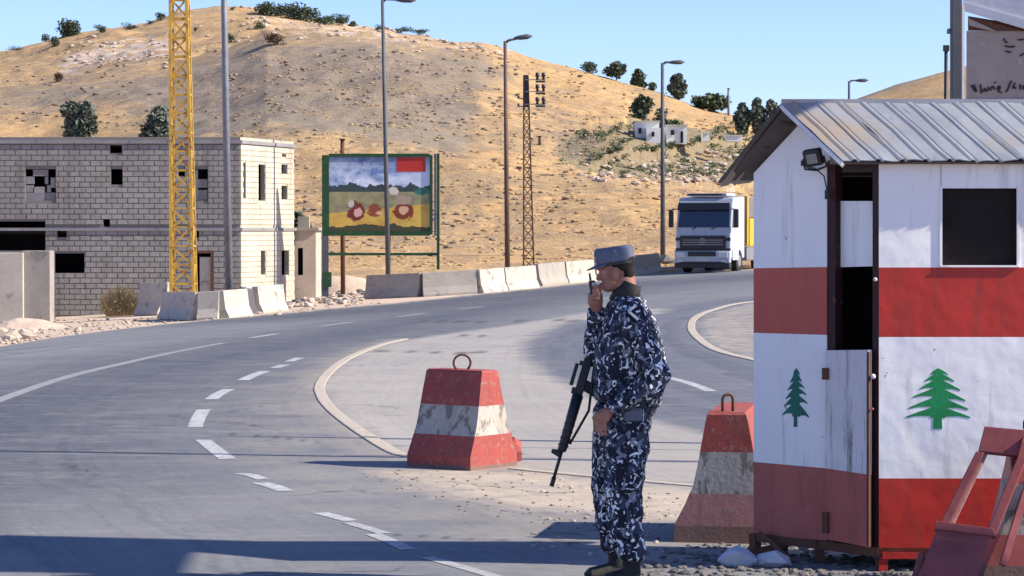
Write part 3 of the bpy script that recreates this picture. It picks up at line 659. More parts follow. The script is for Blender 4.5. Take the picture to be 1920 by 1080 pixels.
O1 = Vector((P0.x, BY, 0)); L1 = A0.x - P0.x; hol1 = [(h[0] - P0.x, h[1] - P0.x, h[2], h[3]) for h in fh]
wall(O1, fr_ax, Vector((0, -1, 0)), L1, zb, zt, hol1, .18, M['mortar'], 'wall')
O2 = Vector((A0.x, A0.y, 0)); nr = Vector((rt_ax.y, -rt_ax.x, 0))
wall(O2, rt_ax, nr, RL, zb, zt, rh, .18, M['plaster'], 'wall')
def blockmat(name, c1, c2, dk):
    n = NT(name); oi = n.N('ShaderNodeObjectInfo').outputs['Random']; a = n.noise(.5, 5, .65, .6); w = n.noise(2.4, 2)
    at_ = n.attr('tone'); c = n.mix(n.ramp(n.math('ADD', n.math('MULTIPLY', oi, .6), n.math('MULTIPLY', at_, .6)), 0, .6), c1, c2)
    c = n.mix(n.ramp(a, .45, .7, 0, .75), c, dk); c = n.mix(n.ramp(w, .4, .7, 0, .35), c, dk); stn = n.noise(.9, 5, .7, .3, sc=(1.4, 1.4, .18)); c = n.mix(n.ramp(stn, .52, .7, 0, .6), c, n.mix(1.0, dk, lin(.6, .58, .56), 'MULTIPLY'))
    return n.done(c, .95, n.noise(12, 4), .5, .02)
M['block'] = blockmat('grey_block', lin(.34, .315, .285), lin(.28, .255, .23), lin(.21, .185, .165))
M['blockwarm'] = blockmat('pale_block', lin(.60, .53, .41), lin(.52, .45, .35), lin(.42, .36, .28))
bw, bh, bt = .4, .2, .03
bmesh_block = MB(); bmesh_block.boxc((0, 0, 0), (bw - .03, bt, bh - .03)); BM1 = bmesh_block.mesh('block', [M['block']], (0, 0, 0))
nrow = int((zt - .25 - zb) / bh)
def course(x0, x1, z, off, holes):
    out = []; x = x0 + off - bw
    hs = [h for h in holes if h[2] - .04 < z < h[3] + .04]
    while x < x1:
        a, b = max(x, x0), min(x + bw, x1); segs = [(a, b)]
        for h in hs:
            ns = []
            for p, q in segs:
                if h[1] <= p or h[0] >= q: ns.append((p, q))
                else:
                    if h[0] > p: ns.append((p, h[0]))
                    if h[1] < q: ns.append((h[1], q))
            segs = ns
        out += [((p + q) / 2, z, q - p) for p, q in segs if q - p > .06]; x += bw
    return out
cells = []
for r_ in range(nrow):
    z = zt - .28 - (r_ + .5) * bh
    if abs(z - zs) >= .12: cells += course(P0.x, A0.x, z, (r_ % 2) * bw / 2, fh)
cells = [c for c in cells if c[1] > gz(c[0], BY) - .2]
cells.sort(key=lambda c: (c[2] < bw - .001, abs(c[0] - fx(230)) + abs(c[1] - zs) * 1.2))
for x, z, w_ in cells[:298]:
    o = bpy.data.objects.new('block', BM1); C.objects.link(o); o.parent = bR
    o.location = Vector((x, BY - bt / 2 - .001 - random.random() * .012, z)) - ORG[bR.name]
def joined(cl, fn, mat, name, parent):
    mb = MB(); tn = []
    for c in cl: fn(mb, c); tn += [random.random()] * 8
    o = build(mb, name, mat, parent); a = o.data.attributes.new('tone', 'FLOAT', 'POINT'); a.data.foreach_set('value', tn); o['kind'] = 'stuff'; return o
joined(cells[298:], lambda mb, c: mb.boxc((c[0], BY - bt / 2 - .001, c[1]), (c[2] - .03, bt, bh - .03)), M['block'], 'block_courses', bR)
cl2 = []
for r_ in range(nrow):
    z = zt - .28 - (r_ + .5) * bh
    if abs(z - zs) >= .12: cl2 += course(0, RL, z, (r_ % 2) * .2, rh)
joined(cl2, lambda mb, c: mb.boxc(O2 + rt_ax * c[0] + Vector((0, 0, c[1])) + nr * .013, (c[2] - .02, .025, bh - .02), 0, (rt_ax, nr, Vector((0, 0, 1)))), M['blockwarm'], 'block_courses', bR)
for zz, hh, nm in ((zr, .13, 'roof_slab'), (zs, .11, 'floor_slab')):
    mb = MB(); mb.slab([Vector((P0.x, BY - .09, zz - hh / 2)), Vector((A0.x + .06, BY - .09, zz - hh / 2)), Vector((A0.x + .06, BY - .09, zz + hh / 2)), Vector((P0.x, BY - .09, zz + hh / 2))], (0, -1, 0), .085)
    b = O2 + nr * .08
    mb.slab([b + Vector((0, 0, zz - hh / 2)), b + rt_ax * (RL + .1) + Vector((0, 0, zz - hh / 2)), b + rt_ax * (RL + .1) + Vector((0, 0, zz + hh / 2)), b + Vector((0, 0, zz + hh / 2))], nr, .075)
    build(mb, nm, M['concrete_grey'], bR)
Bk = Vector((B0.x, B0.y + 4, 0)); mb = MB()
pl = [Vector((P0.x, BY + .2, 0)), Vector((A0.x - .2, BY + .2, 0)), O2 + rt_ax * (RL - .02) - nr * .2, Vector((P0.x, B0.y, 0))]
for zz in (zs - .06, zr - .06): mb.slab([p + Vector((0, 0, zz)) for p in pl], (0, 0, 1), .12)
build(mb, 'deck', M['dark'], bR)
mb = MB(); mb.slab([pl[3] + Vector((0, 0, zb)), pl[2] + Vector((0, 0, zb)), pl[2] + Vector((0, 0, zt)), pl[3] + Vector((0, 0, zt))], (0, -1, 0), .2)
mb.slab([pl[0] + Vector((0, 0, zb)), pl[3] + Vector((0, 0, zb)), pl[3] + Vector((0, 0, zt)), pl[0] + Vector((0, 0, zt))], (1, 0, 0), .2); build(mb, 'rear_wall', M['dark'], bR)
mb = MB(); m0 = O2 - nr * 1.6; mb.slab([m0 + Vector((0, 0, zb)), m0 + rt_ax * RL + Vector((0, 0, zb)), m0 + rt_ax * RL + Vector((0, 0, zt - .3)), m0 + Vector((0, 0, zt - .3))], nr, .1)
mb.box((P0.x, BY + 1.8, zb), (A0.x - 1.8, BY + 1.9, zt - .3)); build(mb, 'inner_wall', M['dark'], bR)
# bricked-up window pieces: half-filled openings
def fillbox(px0, px1, py0, py1, mat, dy=.05):
    mb = MB(); mb.box((fx(px0), BY + dy, fz(py1)), (fx(px1), BY + dy + .12, fz(py0))); return build(mb, 'window_block', mat, bR)
for a in ((62, 90, 318, 330), (49, 64, 331, 345), (48, 62, 347, 360), (84, 90, 331, 345), (95, 104, 333, 352), (48, 104, 361, 376), (88, 95, 347, 360), (64, 84, 350, 361), (362, 371, 318, 375), (371, 389, 336, 352), (371, 389, 356, 375)):
    fillbox(*a, M['block'] if a[0] > 60 else M['concrete_grey'])
mb = MB()
for a in ((395, 400, 475, 560), (360, 400, 470, 475)): mb.box((fx(a[0]), BY - .05, fz(a[3])), (fx(a[1]), BY + .1, fz(a[2])))
build(mb, 'door_frame', M['rust'], bR)
mb = MB(); mb.box((fx(374), BY + .05, fz(560)), (fx(395), BY + .12, fz(482))); build(mb, 'door', M['concrete_bright'], bR)
# annex
aR = empty('stone_annex', at(572, 540, 102), 'low pale pink stone annex with a narrow window beside the block building', 'building')
a, b = at(553, 545, 101.2), at(592, 432, 101.2); mb = MB()
w0, w1 = at(558, 516, 101.2), at(568, 465, 101.2)
mb.box((a.x, 101.2, a.z - .5), (w0.x, 104, b.z)); mb.box((w1.x, 101.2, a.z - .5), (b.x, 104, b.z)); mb.box((w0.x, 101.2, w1.z), (w1.x, 104, b.z)); mb.box((w0.x, 101.2, a.z - .5), (w1.x, 104, w0.z)); build(mb, 'wall', M['pinkwall'], aR)
mb = MB(); mb.box((w0.x, 101.7, w0.z), (w1.x, 101.8, w1.z)); build(mb, 'window', M['dark'], aR)
mb = MB(); mb.box((a.x - .05, 101.1, b.z), (b.x + .12, 104.1, b.z + .12)); mb.box((a.x + .1, 101.4, b.z + .12), (a.x + .55, 102, b.z + .55)); build(mb, 'coping', M['concrete'], aR)
for k, (p, q) in enumerate(((445, 425), (530, 505), (487, 462))):
    pass
# white boundary block at far left
wR = empty('white_wall_block', at(45, 600, 90), 'tall pale concrete wall block at the left edge before the building', 'wall')
YB = 90.
mb = MB(); a, b = at(-120, 600, YB), at(43, 474, YB); mb.box((a.x, YB, a.z - .4), (b.x, YB + .5, b.z)); build(mb, 'panel', M['concrete_bright'], wR, bevel=.02)
mb = MB(); a, b = at(44, 597, YB + .4), at(96, 470, YB + .4); mb.box((a.x, YB + .15, a.z - .4), (b.x, YB + 1.2, b.z)); build(mb, 'panel', M['concrete'], wR, bevel=.02)

# ------------------------------------------------------------------ barriers along the far shoulder
JP = [(.30, 0), (.30, .08), (.17, .33), (.10, .86), (-.10, .86), (-.17, .33), (-.30, .08), (-.30, 0)]
def barrier(p, q, label, mat='concrete', hs=1., name='concrete_barrier', group='concrete barriers along the far shoulder'):
    p = Vector(p); q = Vector(q); t = (q - p); t.z = 0; t.normalize(); nn = Vector((-t.y, t.x, 0)); mb = MB(); rows = []
    L = (q - p).length; nseg = 6
    for i in range(nseg + 1):
        c = p.lerp(q, i / nseg); rows.append([c + nn * a * hs * (1 + .03 * noise.noise((c.x * 2, c.y, a * 9))) + Vector((0, 0, b * hs - .03)) for a, b in JP])
    mb.grid([r + [r[0]] for r in rows]); mb.add(rows[0], [tuple(range(8))]); mb.add(rows[-1], [tuple(range(7, -1, -1))])
    o = build(mb, name, M[mat], None, p, bevel=.015); return tag(o, label, 'barrier', group)
bpts = [(312, 596, 372, 599, 'leftmost pale barrier of the three by the yellow tower', 'concrete_bright'), (373, 599, 412, 597, 'middle pale barrier of the three by the yellow tower', 'concrete_bright'), (413, 597, 458, 592, 'rightmost pale barrier of the three by the yellow tower', 'concrete_bright'), (478, 586, 526, 581, 'pale barrier standing alone right of the tower barriers', 'concrete_bright'),
        (690, 559, 790, 555, 'grey barrier nearest the billboard, first of the long row', 'concrete'), (792, 555, 893, 549, 'grey barrier second in the long row right of the billboard', 'concrete'), (895, 549, 942, 545, 'short bright barrier third in the long row', 'concrete_bright'), (943, 545, 1000, 540, 'bright barrier fourth in the row beside the lattice pole', 'concrete_bright'),
        (1004, 536, 1056, 530, 'grey barrier just right of the brown lattice pole', 'concrete'), (1058, 530, 1110, 526, 'pale barrier just left of the guard cap', 'concrete_bright'), (1112, 525, 1180, 518, 'pale barrier hidden behind the guard head', 'concrete_bright'), (1182, 517, 1232, 511, 'last pale barrier before the truck', 'concrete_bright')]
for x0, y0, x1, y1, l, m in bpts:
    barrier(gp(x0, y0), gp(x1, y1), l, m, 1.05 if x0 > 600 else 1.05)
def gY(px, Y): q = at(px, 500, Y); return Vector((q.x, Y, gz(q.x, Y)))
b = barrier(gY(268, 91.5), gY(312, 90.5), 'tall pale barrier block set back left of the yellow tower', 'concrete_bright', 1.35)
barrier(gp(455, 578), gp(470, 587), 'short grey shaded barrier end between the pale barriers', 'concrete_grey', .95)
mb = MB(); a = gp(1228, 508); 
for k in range(5): mb.rock((a.x + k * .22, a.y + .3 * (k % 2), a.z + .22 + .12 * (k % 3)), .34, 0, .9)
tag(build(mb, 'stone_pile', M['gravel'], None, a), 'dark pile of rubble on the shoulder beside the truck', 'rubble')

def scat(name, mat, n, poly, smin, smax, label, cat, kind='stuff', lift=.2, sq=.6, zf=0):
    mb = MB(); xs_ = [p[0] for p in poly]; ys_ = [p[1] for p in poly]; L = np.array(poly, float); k = 0
    while k < n:
        px = random.uniform(min(xs_), max(xs_)); py = random.uniform(min(ys_), max(ys_))
        if not inside(np.array([[[px, py]]]), L)[0, 0]: continue
        p = gp(px, py); r = random.uniform(smin, smax) * random.uniform(.5, 1); mb.rock((p.x, p.y, p.z + r * lift + zf), r, 0, sq); k += 1
    return tag(build(mb, name, mat, None, (0, 0, 0), fix=False), label, cat, kind=kind)
scat('roadside_rubble', M['stone'], 330, [(0, 648), (0, 600), (300, 596), (540, 583), (700, 560), (730, 566), (530, 590), (250, 612)], .03, .11, 'pale rubble strewn along the far road shoulder', 'rubble', zf=-.02)
scat('roadside_rubble', M['stone'], 60, [(0, 640), (0, 600), (60, 605), (60, 632)], .1, .26, 'larger pale stones heaped at the left shoulder', 'rubble')
scat('roadside_rubble', M['pinkwall'], 130, [(530, 580), (540, 540), (690, 535), (700, 560), (620, 572)], .07, .22, 'broken stones below the billboard', 'rubble')
scat('roadside_rubble', M['gravel'], 120, [(440, 575), (440, 552), (700, 535), (720, 555), (560, 575)], .05, .2, 'dark debris between the barriers and billboard', 'rubble')
# dirt mounds
def mound(px, py, w, h, mat, label):
    p = gp(px, py); P_ = []
    for i in range(13):
        P_.append([])
        for j in range(25):
            a = -1 + 2 * j / 24; b_ = -1 + 2 * i / 12; rr = max(0, 1 - a * a - b_ * b_)
            x = p.x + a * w / 2; y = p.y + b_ * w / 4; P_[-1].append((x, y, gz(x, y) - .06 + h * rr ** .8 * (1 + .5 * noise.noise((x * 1.3, y * 1.3, 0)))))
    mb = MB(); mb.grid(P_); return tag(build(mb, 'dirt_mound', M[mat], None, p, smooth=True, fix=False), label, 'dirt mound', 'dirt mounds on the far shoulder')
mound(640, 548, 3.6, .8, 'dirt', 'pale dirt mound at the foot of the billboard')
mound(40, 618, 3.2, .35, 'dirt', 'low dirt mound at the left edge by the road')
mound(430, 556, 2.6, .55, 'rust', 'reddish earth heap behind the pale barriers')

# ------------------------------------------------------------------ poles and towers
def lamp(bx, by, tx, ty, Y, wpx, armpx, label, mat, zbase=None, armdy=0):
    T = at(tx, ty, Y); B = at(bx, by, Y); B.z = gz(B.x, Y) - .3; s = Y / F
    r = empty('street_lamp', B, label, 'street lamp', 'street lamps along the far side of the road')
    mb = MB(); mb.tube([B, B.lerp(T, .5), T], [wpx * s * .62, wpx * s * .5, wpx * s * .36], 10); build(mb, 'pole', mat, r, smooth=True)
    if armpx:
        E = T + Vector((armpx * s, 0, armdy * s)); mb = MB(); mb.tube([T - Vector((0, 0, .08)), T + Vector((.15, 0, .03)), E], [wpx * s * .3, wpx * s * .28, wpx * s * .25], 8); build(mb, 'arm', mat, r, smooth=True)
        mb = MB(); H = E + Vector((-.1, 0, 0)); d = Vector((1, 0, armdy / max(1, armpx) * .6)).normalized()
        mb.tube([H - d * .15, H + d * .1, H + d * .4, H + d * .6], [.05, (.10, .14), (.11, .15), .04], 10); build(mb, 'lamp_head', M['poledark'], r, smooth=True)
    return r
lamp(430, 528, 413, -420, 90, 12, 50, 'thick grey lamp post rising past the frame top beside the building', M['polegrey'])
lamp(729, 506, 717, 0, 98.3, 8, 38, 'tall dark lamp post standing in front of the billboard', M['poledark'])
lamp(952, 490, 947, 77, 106, 8.5, 28, 'lamp post left of the brown lattice pole', M['polebrown'], armdy=6)
lamp(1243, 476, 1242, 118, 125, 8, 22, 'lamp post between the guard and the truck', M['poledark'], armdy=1)
lamp(1592, 470, 1592, 152, 150, 6, 20, 'small distant lamp post above the kiosk roof', M['poledark'], armdy=1)
def lattice(name, bx, by, Y, wb, wt, ztop, step, mat, label, cat, th, tx=None):
    B = at(bx, by, Y); B.z = gz(B.x, Y) - .2; T = Vector((at(tx if tx else bx, 100, Y).x, Y, ztop)); r = empty(name, B, label, cat)
    def corner(t, i):
        w = (wb + (wt - wb) * t) / 2; c = B.lerp(T, t); return c + Vector(((-w, w, w, -w)[i], (-w, -w, w, w)[i], 0))
    for i in range(4):
        mb = MB(); mb.bar(corner(0, i), corner(1, i), th, m=0); build(mb, 'leg', mat, r)
    n = int((T.z - B.z) / step)
    for f in range(4):
        mb = MB()
        for k in range(n):
            a, b = k / n, (k + 1) / n; i, j = f, (f + 1) % 4
            if k % 2: i, j = j, i
            mb.bar(corner(a, i), corner(b, j), th * .62); mb.bar(corner(b, f), corner(b, (f + 1) % 4), th * .55)
        build(mb, 'bracing', mat, r)
    return r, B, T
lattice('lattice_tower', 345, 545, 87.0, .78, .46, 13.5, .62, M['yellow'], 'tall yellow steel lattice tower in front of the block building', 'tower', .1, 334)
r, B, T = lattice('lattice_pole', 992, 500, 107, .46, .18, at(985, 143, 107).z, .42, M['rust'], 'rusty brown lattice power pole carrying black insulators', 'power pole', .06, 986)
mb = MB(); tp = at(986, 200, 107); mb.box((tp.x - .11, 106.88, tp.z), (tp.x + .11, 107.12, T.z + .05)); build(mb, 'cap_plate', M['black'], r)
for py, x1 in ((150, 1022), (172, 1021), (196, 1022)):
    a = at(984, py, 107); b = at(x1, py, 107); mb = MB(); mb.bar(a + Vector((0, -.16, 0)), b + Vector((0, -.16, 0)), .035); build(mb, 'crossarm', M['polegrey'], r)
    for xx in (1007.5, 1019):
        c = at(xx, py, 107); mb = MB(); mb.tube([c + Vector((0, -.16, .01)), c + Vector((0, -.16, .12)), c + Vector((0, -.16, .16)), c + Vector((0, -.16, .3))], [.06, .05, .09, .07], 8); build(mb, 'insulator', M['black'], r, smooth=True)
    c = at(1013, py + 3, 107); mb = MB(); mb.box((c.x - .2, c.y - .22, c.z - .05), (c.x + .2, c.y - .12, c.z + .03)); build(mb, 'bracket', M['black'], r)
for py in (185, 200):
    a = at(972, py, 107); b = at(986, py, 107); mb = MB(); mb.bar(a + Vector((0, -.14, 0)), b + Vector((0, -.14, 0)), .04); build(mb, 'crossarm', M['rust'], r)
    mb = MB(); mb.tube([a + Vector((0, -.14, 0)), a + Vector((0, -.14, .12))], .045, 8); build(mb, 'insulator', M['black'], r)
def post(px0, py0, px1, py1, Y, w, mat, label, name='post', cat='post', base=True):
    a = at(px0, py0, Y); b = at(px1, py1, Y)
    if base: a.z = min(a.z, gz(a.x, Y)) - .2
    rr = empty(name, a, label, cat); mb = MB(); mb.tube([a, a.lerp(b, .5), b], [w / 2, w / 2 * .95, w / 2 * .85], 8); build(mb, 'shaft', mat, rr, smooth=True)
    mb = MB(); mb.boxc(b + Vector((0, 0, .02)), (w * 1.3, w * 1.3, .05)); build(mb, 'cap', mat, rr)
    return rr
post(643, 478, 642, 262, 108, .2, M['rust'], 'dark brown post standing behind the billboard')
h = hill_at(1012, 276); post(1012, 280, 1012, 256, h.y, .3, M['rust'], 'tiny dark pole on the slope right of the lattice pole', base=False)
h = hill_at(1366, 218); post(1366, 222, 1366, 166, h.y, .3, M['polegrey'], 'thin distant mast on the skyline left of the kiosk roof', 'mast', 'mast', base=False)

# ------------------------------------------------------------------ billboard
Yb = 99.
bb = empty('billboard', gp(712, 545), 'large billboard with a countryside picture in a green frame', 'billboard')
def vb(px0, px1, py0, py1, y0, y1, name, mat, p=bb, bevel=0):
    a = at(px0, py1, Yb); b = at(px1, py0, Yb); mb = MB(); mb.box((a.x, Yb + y0, a.z), (b.x, Yb + y1, b.z)); return build(mb, name, mat, p, bevel=bevel)
n = NT('billboard_print')
tc = n.N('ShaderNodeTexCoord').outputs['Generated']; sx = n.N('ShaderNodeSeparateXYZ'); n.L(tc, sx.inputs[0]); U, V = sx.outputs[0], sx.outputs[2]
cl = n.noise(3.2, 6, .7, .9, vec=tc, sc=(1, 1, 1.3))
skyc = n.mix(n.ramp(cl, .42, .62), lin(.13, .2, .42), lin(.62, .68, .78)); skyc = n.mix(n.ramp(U, .5, 1), skyc, lin(.55, .6, .72)); skyc = n.mix(n.ramp(V, .8, 1.0, 0, .7), skyc, lin(.06, .1, .2))
tl = n.math('ADD', n.math('MULTIPLY', n.noise(7, 3, vec=tc, sc=(1, 1, .01)), .3), .47)
tr = n.math('LESS_THAN', V, tl)
c = n.mix(tr, skyc, lin(.04, .06, .06))
far = n.math('LESS_THAN', V, .53); c = n.mix(far, c, n.mix(n.ramp(n.noise(8, 4, vec=tc), .4, .6), lin(.33, .3, .14), lin(.22, .2, .12)))
f1 = n.math('LESS_THAN', V, n.math('ADD', n.math('MULTIPLY', U, .13), .24)); c = n.mix(f1, c, n.mix(n.ramp(n.noise(6, 4, vec=tc), .4, .6), lin(.62, .42, .08), lin(.5, .3, .07)))
def blob(c, u0, v0, ru, rv, col, t0=.8, t1=1.):
    a = n.math('POWER', n.math('DIVIDE', n.math('SUBTRACT', U, u0), ru), 2.0); b = n.math('POWER', n.math('DIVIDE', n.math('SUBTRACT', V, v0), rv), 2.0)
    return n.mix(n.ramp(n.math('ADD', n.math('ADD', a, b), n.ramp(n.noise(9, 5, .7, 1.0, vec=tc), .3, .7, -.8, .8)), t0, t1, 1, 0), c, col)
c = blob(c, .27, .27, .09, .13, lin(.16, .03, .02)); c = blob(c, .29, .26, .04, .06, lin(.62, .35, .32)); c = blob(c, .22, .36, .03, .06, lin(.5, .45, .4)); c = blob(c, .46, .28, .08, .09, lin(.25, .06, .03)); c = blob(c, .5, .25, .04, .03, lin(.65, .4, .22))
c = blob(c, .74, .27, .1, .12, lin(.2, .04, .02)); c = blob(c, .74, .29, .05, .06, lin(.62, .38, .22)); c = blob(c, .74, .42, .09, .06, lin(.36, .27, .2)); c = blob(c, .64, .55, .05, .06, lin(.6, .55, .45)); c = blob(c, .93, .54, .08, .06, lin(.03, .16, .12))
c = n.mix(n.math('LESS_THAN', V, n.math('ADD', n.ramp(n.noise(5, 3, vec=tc), .3, .7, -.03, .05), .06)), c, lin(.06, .06, .03))
M['print'] = n.done(c, .5)
vb(617, 806, 294, 434, -.02, .02, 'poster', M['print'])
vb(744, 798, 295, 322, -.03, -.022, 'red_label', M['kred'])
vb(604, 617, 291, 442, -.08, .1, 'frame', M['greenframe']); vb(806, 811, 291, 440, -.08, .1, 'frame', M['greenframe']); vb(617, 806, 288, 294, -.07, .09, 'frame', M['greenframe']); vb(617, 806, 434, 442, -.07, .09, 'frame', M['greenframe'])
vb(814, 818, 288, 442, -.05, .05, 'edge_post', M['polegrey']); vb(819, 824, 288, 505, -.08, .1, 'support_post', M['greenframe'])
vb(604, 616, 442, 556, -.1, .1, 'support_post', M['poledark']); vb(616, 824, 474, 479, -.03, .03, 'brace', M['greenframe'])
vb(724, 732, 442, 510, .03, .12, 'support_post', M['greenframe'])
vb(606, 622, 510, 538, -.14, -.1, 'base_plate', M['greenframe'])

# ------------------------------------------------------------------ truck
tp = gp(1318, 512); TB = Vector((tp.x, tp.y, tp.z)); th = R(21); tr = empty('truck', TB, 'white and yellow tipper truck driving down the road towards the checkpoint', 'truck')
fw = Vector((-math.sin(th), -math.cos(th), 0)); sd_ = Vector((math.cos(th), -math.sin(th), 0))   # forward, viewer right
def T3(x, y, z): return TB + sd_ * x - fw * y + Vector((0, 0, z))
TA = (sd_, -fw, Vector((0, 0, 1)))
def tb(x0, x1, y0, y1, z0, z1, name, mat, bevel=.03, p=tr):
    mb = MB(); mb.boxc(T3((x0 + x1) / 2, (y0 + y1) / 2, (z0 + z1) / 2), (x1 - x0, y1 - y0, z1 - z0), 0, TA); return build(mb, name, mat, p, bevel=bevel)
M['truck'] = mk('truck_white_paint', lin(.47, .49, .53), lin(.38, .40, .43), .8, .35, lin(.3, .28, .26), 2, .66, spec=.5)
M['tyellow'] = mk('truck_yellow_paint', lin(.68, .40, .04), lin(.6, .34, .04), .8, .5, lin(.3, .18, .06), 2, .64)
M['glass'] = mk('dark_windscreen', lin(.012, .022, .045), lin(.022, .038, .07), .8, .12, spec=.8)
M['chrome'] = mk('silver_trim', lin(.4, .4, .42), lin(.3, .3, .32), 3, .35, metal=.6)
M['lampglass'] = mk('headlight_glass', lin(.6, .6, .6), lin(.5, .5, .5), 6, .15, spec=.8)
M['tarp'] = mk('grey_tarp', lin(.2, .18, .18), lin(.13, .12, .12), 1, .8)
M['tyre'] = mk('tyre_rubber', lin(.015, .014, .014), lin(.03, .028, .026), 5, .9)
M['plate'] = mk('plate_white', lin(.6, .58, .5), lin(.5, .48, .42), 5, .5)
cab = MB()   # cab with raked windscreen
prof = [(0, .62), (0, 1.55), (.05, 1.8), (.28, 2.85), (.5, 3.22), (2.2, 3.3), (2.2, .62)]
pa = [T3(-1.22, y, z) for y, z in prof]; cab.slab(pa, -sd_, 2.44); build(cab, 'cab', M['truck'], tr, bevel=.05)
mb = MB(); wsn = (Vector((0, 0, 1)) * .23 + fw * 1.05).normalized()
q = [T3(-1.14, .085, 1.95), T3(1.14, .085, 1.95), T3(1.1, .255, 2.7), T3(-1.1, .255, 2.7)]; q = [v + wsn * .03 for v in q]; mb.slab(q, wsn, .03); build(mb, 'windscreen', M['glass'], tr)
mb = MB(); q = [T3(-1.17, .16, 2.68), T3(1.17, .16, 2.68), T3(1.14, .25, 2.98), T3(-1.14, .25, 2.98)]; q = [v + wsn * .12 for v in q]; mb.slab(q, wsn, .1); build(mb, 'sun_visor', M['black'], tr)
tb(-.9, .9, .5, 1.9, 3.3, 3.42, 'roof_deflector', M['truck']); tb(-.75, .75, .3, .36, 3.33, 3.4, 'roof_bar', M['black'], 0)
tb(-1.02, 1.02, -.05, .0, 1.05, 1.6, 'grille', M['black'], .02); tb(-1.22, 1.22, -.02, .03, .96, 1.06, 'bumper_gap', M['black'], 0)
for s in (-.5, .35):
    mb = MB(); mb.bar(T3(s, .03, 1.86), T3(s + .5, .12, 2.15), .03); build(mb, 'wiper', M['black'], tr)
for k in range(3): tb(-.9, .9, -.075, -.052, 1.2 + k * .1, 1.225 + k * .1, 'grille_bar', M['chrome'], 0)
mb = MB(); c0 = T3(0, -.09, 1.36)
for k in range(20):
    a, b_ = k / 20 * 6.283, (k + 1) / 20 * 6.283; mb.bar(c0 + sd_ * math.cos(a) * .13 + Vector((0, 0, math.sin(a) * .13)), c0 + sd_ * math.cos(b_) * .13 + Vector((0, 0, math.sin(b_) * .13)), .022)
for k in range(3):
    a = math.pi / 2 + k * 2.094; mb.bar(c0, c0 + sd_ * math.cos(a) * .13 + Vector((0, 0, math.sin(a) * .13)), .03)
build(mb, 'emblem', M['chrome'], tr)
for s in (-1, 1): tb(s * 1.1 - .12, s * 1.1 + .12, -.03, .02, 1.38, 1.52, 'corner_vent', M['black'], 0)
tb(-1.24, 1.24, -.16, .1, .42, .95, 'bumper', M['truck'], .06); tb(-.62, .62, -.19, -.161, .72, .92, 'bumper_grille', M['black'], .01); tb(-.3, .3, -.185, -.162, .5, .64, 'number_plate', M['plate'], 0); tb(-1.0, 1.0, -.175, -.161, .42, .49, 'bumper_step', M['black'], 0)
tb(-1.22, 1.22, -.175, .2, .22, .418, 'skirt', M['black'], .02)
for s in (-1, 1):
    tb(s * .95 - .2, s * .95 + .2, -.2, -.162, .66, .9, 'headlight', M['lampglass'], .03)
    tb(s * .95 - .1, s * .95 + .1, -.19, -.162, .47, .58, 'fog_light', M['lampglass'], .02)
    mb = MB(); mb.tube([T3(s * 1.22, .2, 2.75), T3(s * 1.42, .1, 2.7)], .025, 6); build(mb, 'mirror_arm', M['black'], tr)
    tb(s * 1.45 - .1, s * 1.45 + .1, .0, .14, 1.95, 2.72, 'mirror', M['black'], .03)
    mb = MB(); mb.slab([T3(s * 1.235, .25, 1.95), T3(s * 1.235, 1.15, 1.95), T3(s * 1.235, 1.15, 2.75), T3(s * 1.235, .42, 2.75)], sd_ * s, .012); build(mb, 'side_window', M['glass'], tr)
    tb(s * 1.23 - .02, s * 1.23 + .02, .25, 1.2, .55, 1.0, 'step_panel', M['truck'], .01)
    for yy in (1.35, 4.6, 6.0):
        mb = MB(); mb.tube([T3(s * .95, yy, .5), T3(s * 1.23, yy, .5)], .5, 24); w = build(mb, 'wheel', M['tyre'], tr, bevel=.03)
        mb = MB(); mb.tube([T3(s * 1.225, yy, .5), T3(s * 1.245, yy, .5)], [.27, .22], 16); build(mb, 'rim', M['chrome'], w)
tb(-.5, .5, 1.0, 8.0, .62, .9, 'chassis', M['black'], .02)
tb(-1.28, 1.28, 2.45, 2.62, 1.15, 3.32, 'body_headboard', M['tyellow'], .02)
tb(-1.25, 1.25, 2.62, 7.8, 1.15, 2.35, 'tipper_body', M['tyellow'], .03); tb(-1.2, 1.2, 2.62, 7.8, 2.35, 3.3, 'load_cover', M['tarp'], .08)
for k in range(6): tb(1.25, 1.31, 2.7 + k * .95, 2.8 + k * .95, 1.15, 2.34, 'body_rib', M['tyellow'], 0)
tb(.9, 1.2, 2.7, 3.8, .5, 1.1, 'fuel_tank', M['chrome'], .06); tb(.6, 1.2, 2.25, 2.45, 1.0, 2.6, 'exhaust_stack', M['black'], .03)

# ------------------------------------------------------------------ kiosk
KA = at(1648, 430, 13.95); KB = at(1413, 430, 14.66); KA.z = 0; KB.z = 0
gd = (KB - KA).normalized(); gn = Vector((gd.y, -gd.x, 0)); gn = gn if gn.x < 0 else -gn
ldv = Vector((1, -.01, 0)).normalized(); ln = Vector((ldv.y, -ldv.x, 0)); ln = ln if ln.y < 0 else -ln
G = lambda px, py, o=0: on_plane(px, py, KA + gn * o, gn)
Lf = lambda px, py, o=0: on_plane(px, py, KA + ln * o, ln)
kr = empty('guard_kiosk', (KA.x, KA.y, 0), 'small red and white painted guard kiosk with cedar emblems and metal roof', 'kiosk')
def gpan(pts, name, mat, o=0, t=.03, p=kr, bevel=0): mb = MB(); mb.slab([G(x, y, o) for x, y in pts], gn, t); return build(mb, name, mat, p, bevel=bevel)
def lpan(pts, name, mat, o=0, t=.03, p=kr, bevel=0): mb = MB(); mb.slab([Lf(x, y, o) for x, y in pts], ln, t); return build(mb, name, mat, p, bevel=bevel)
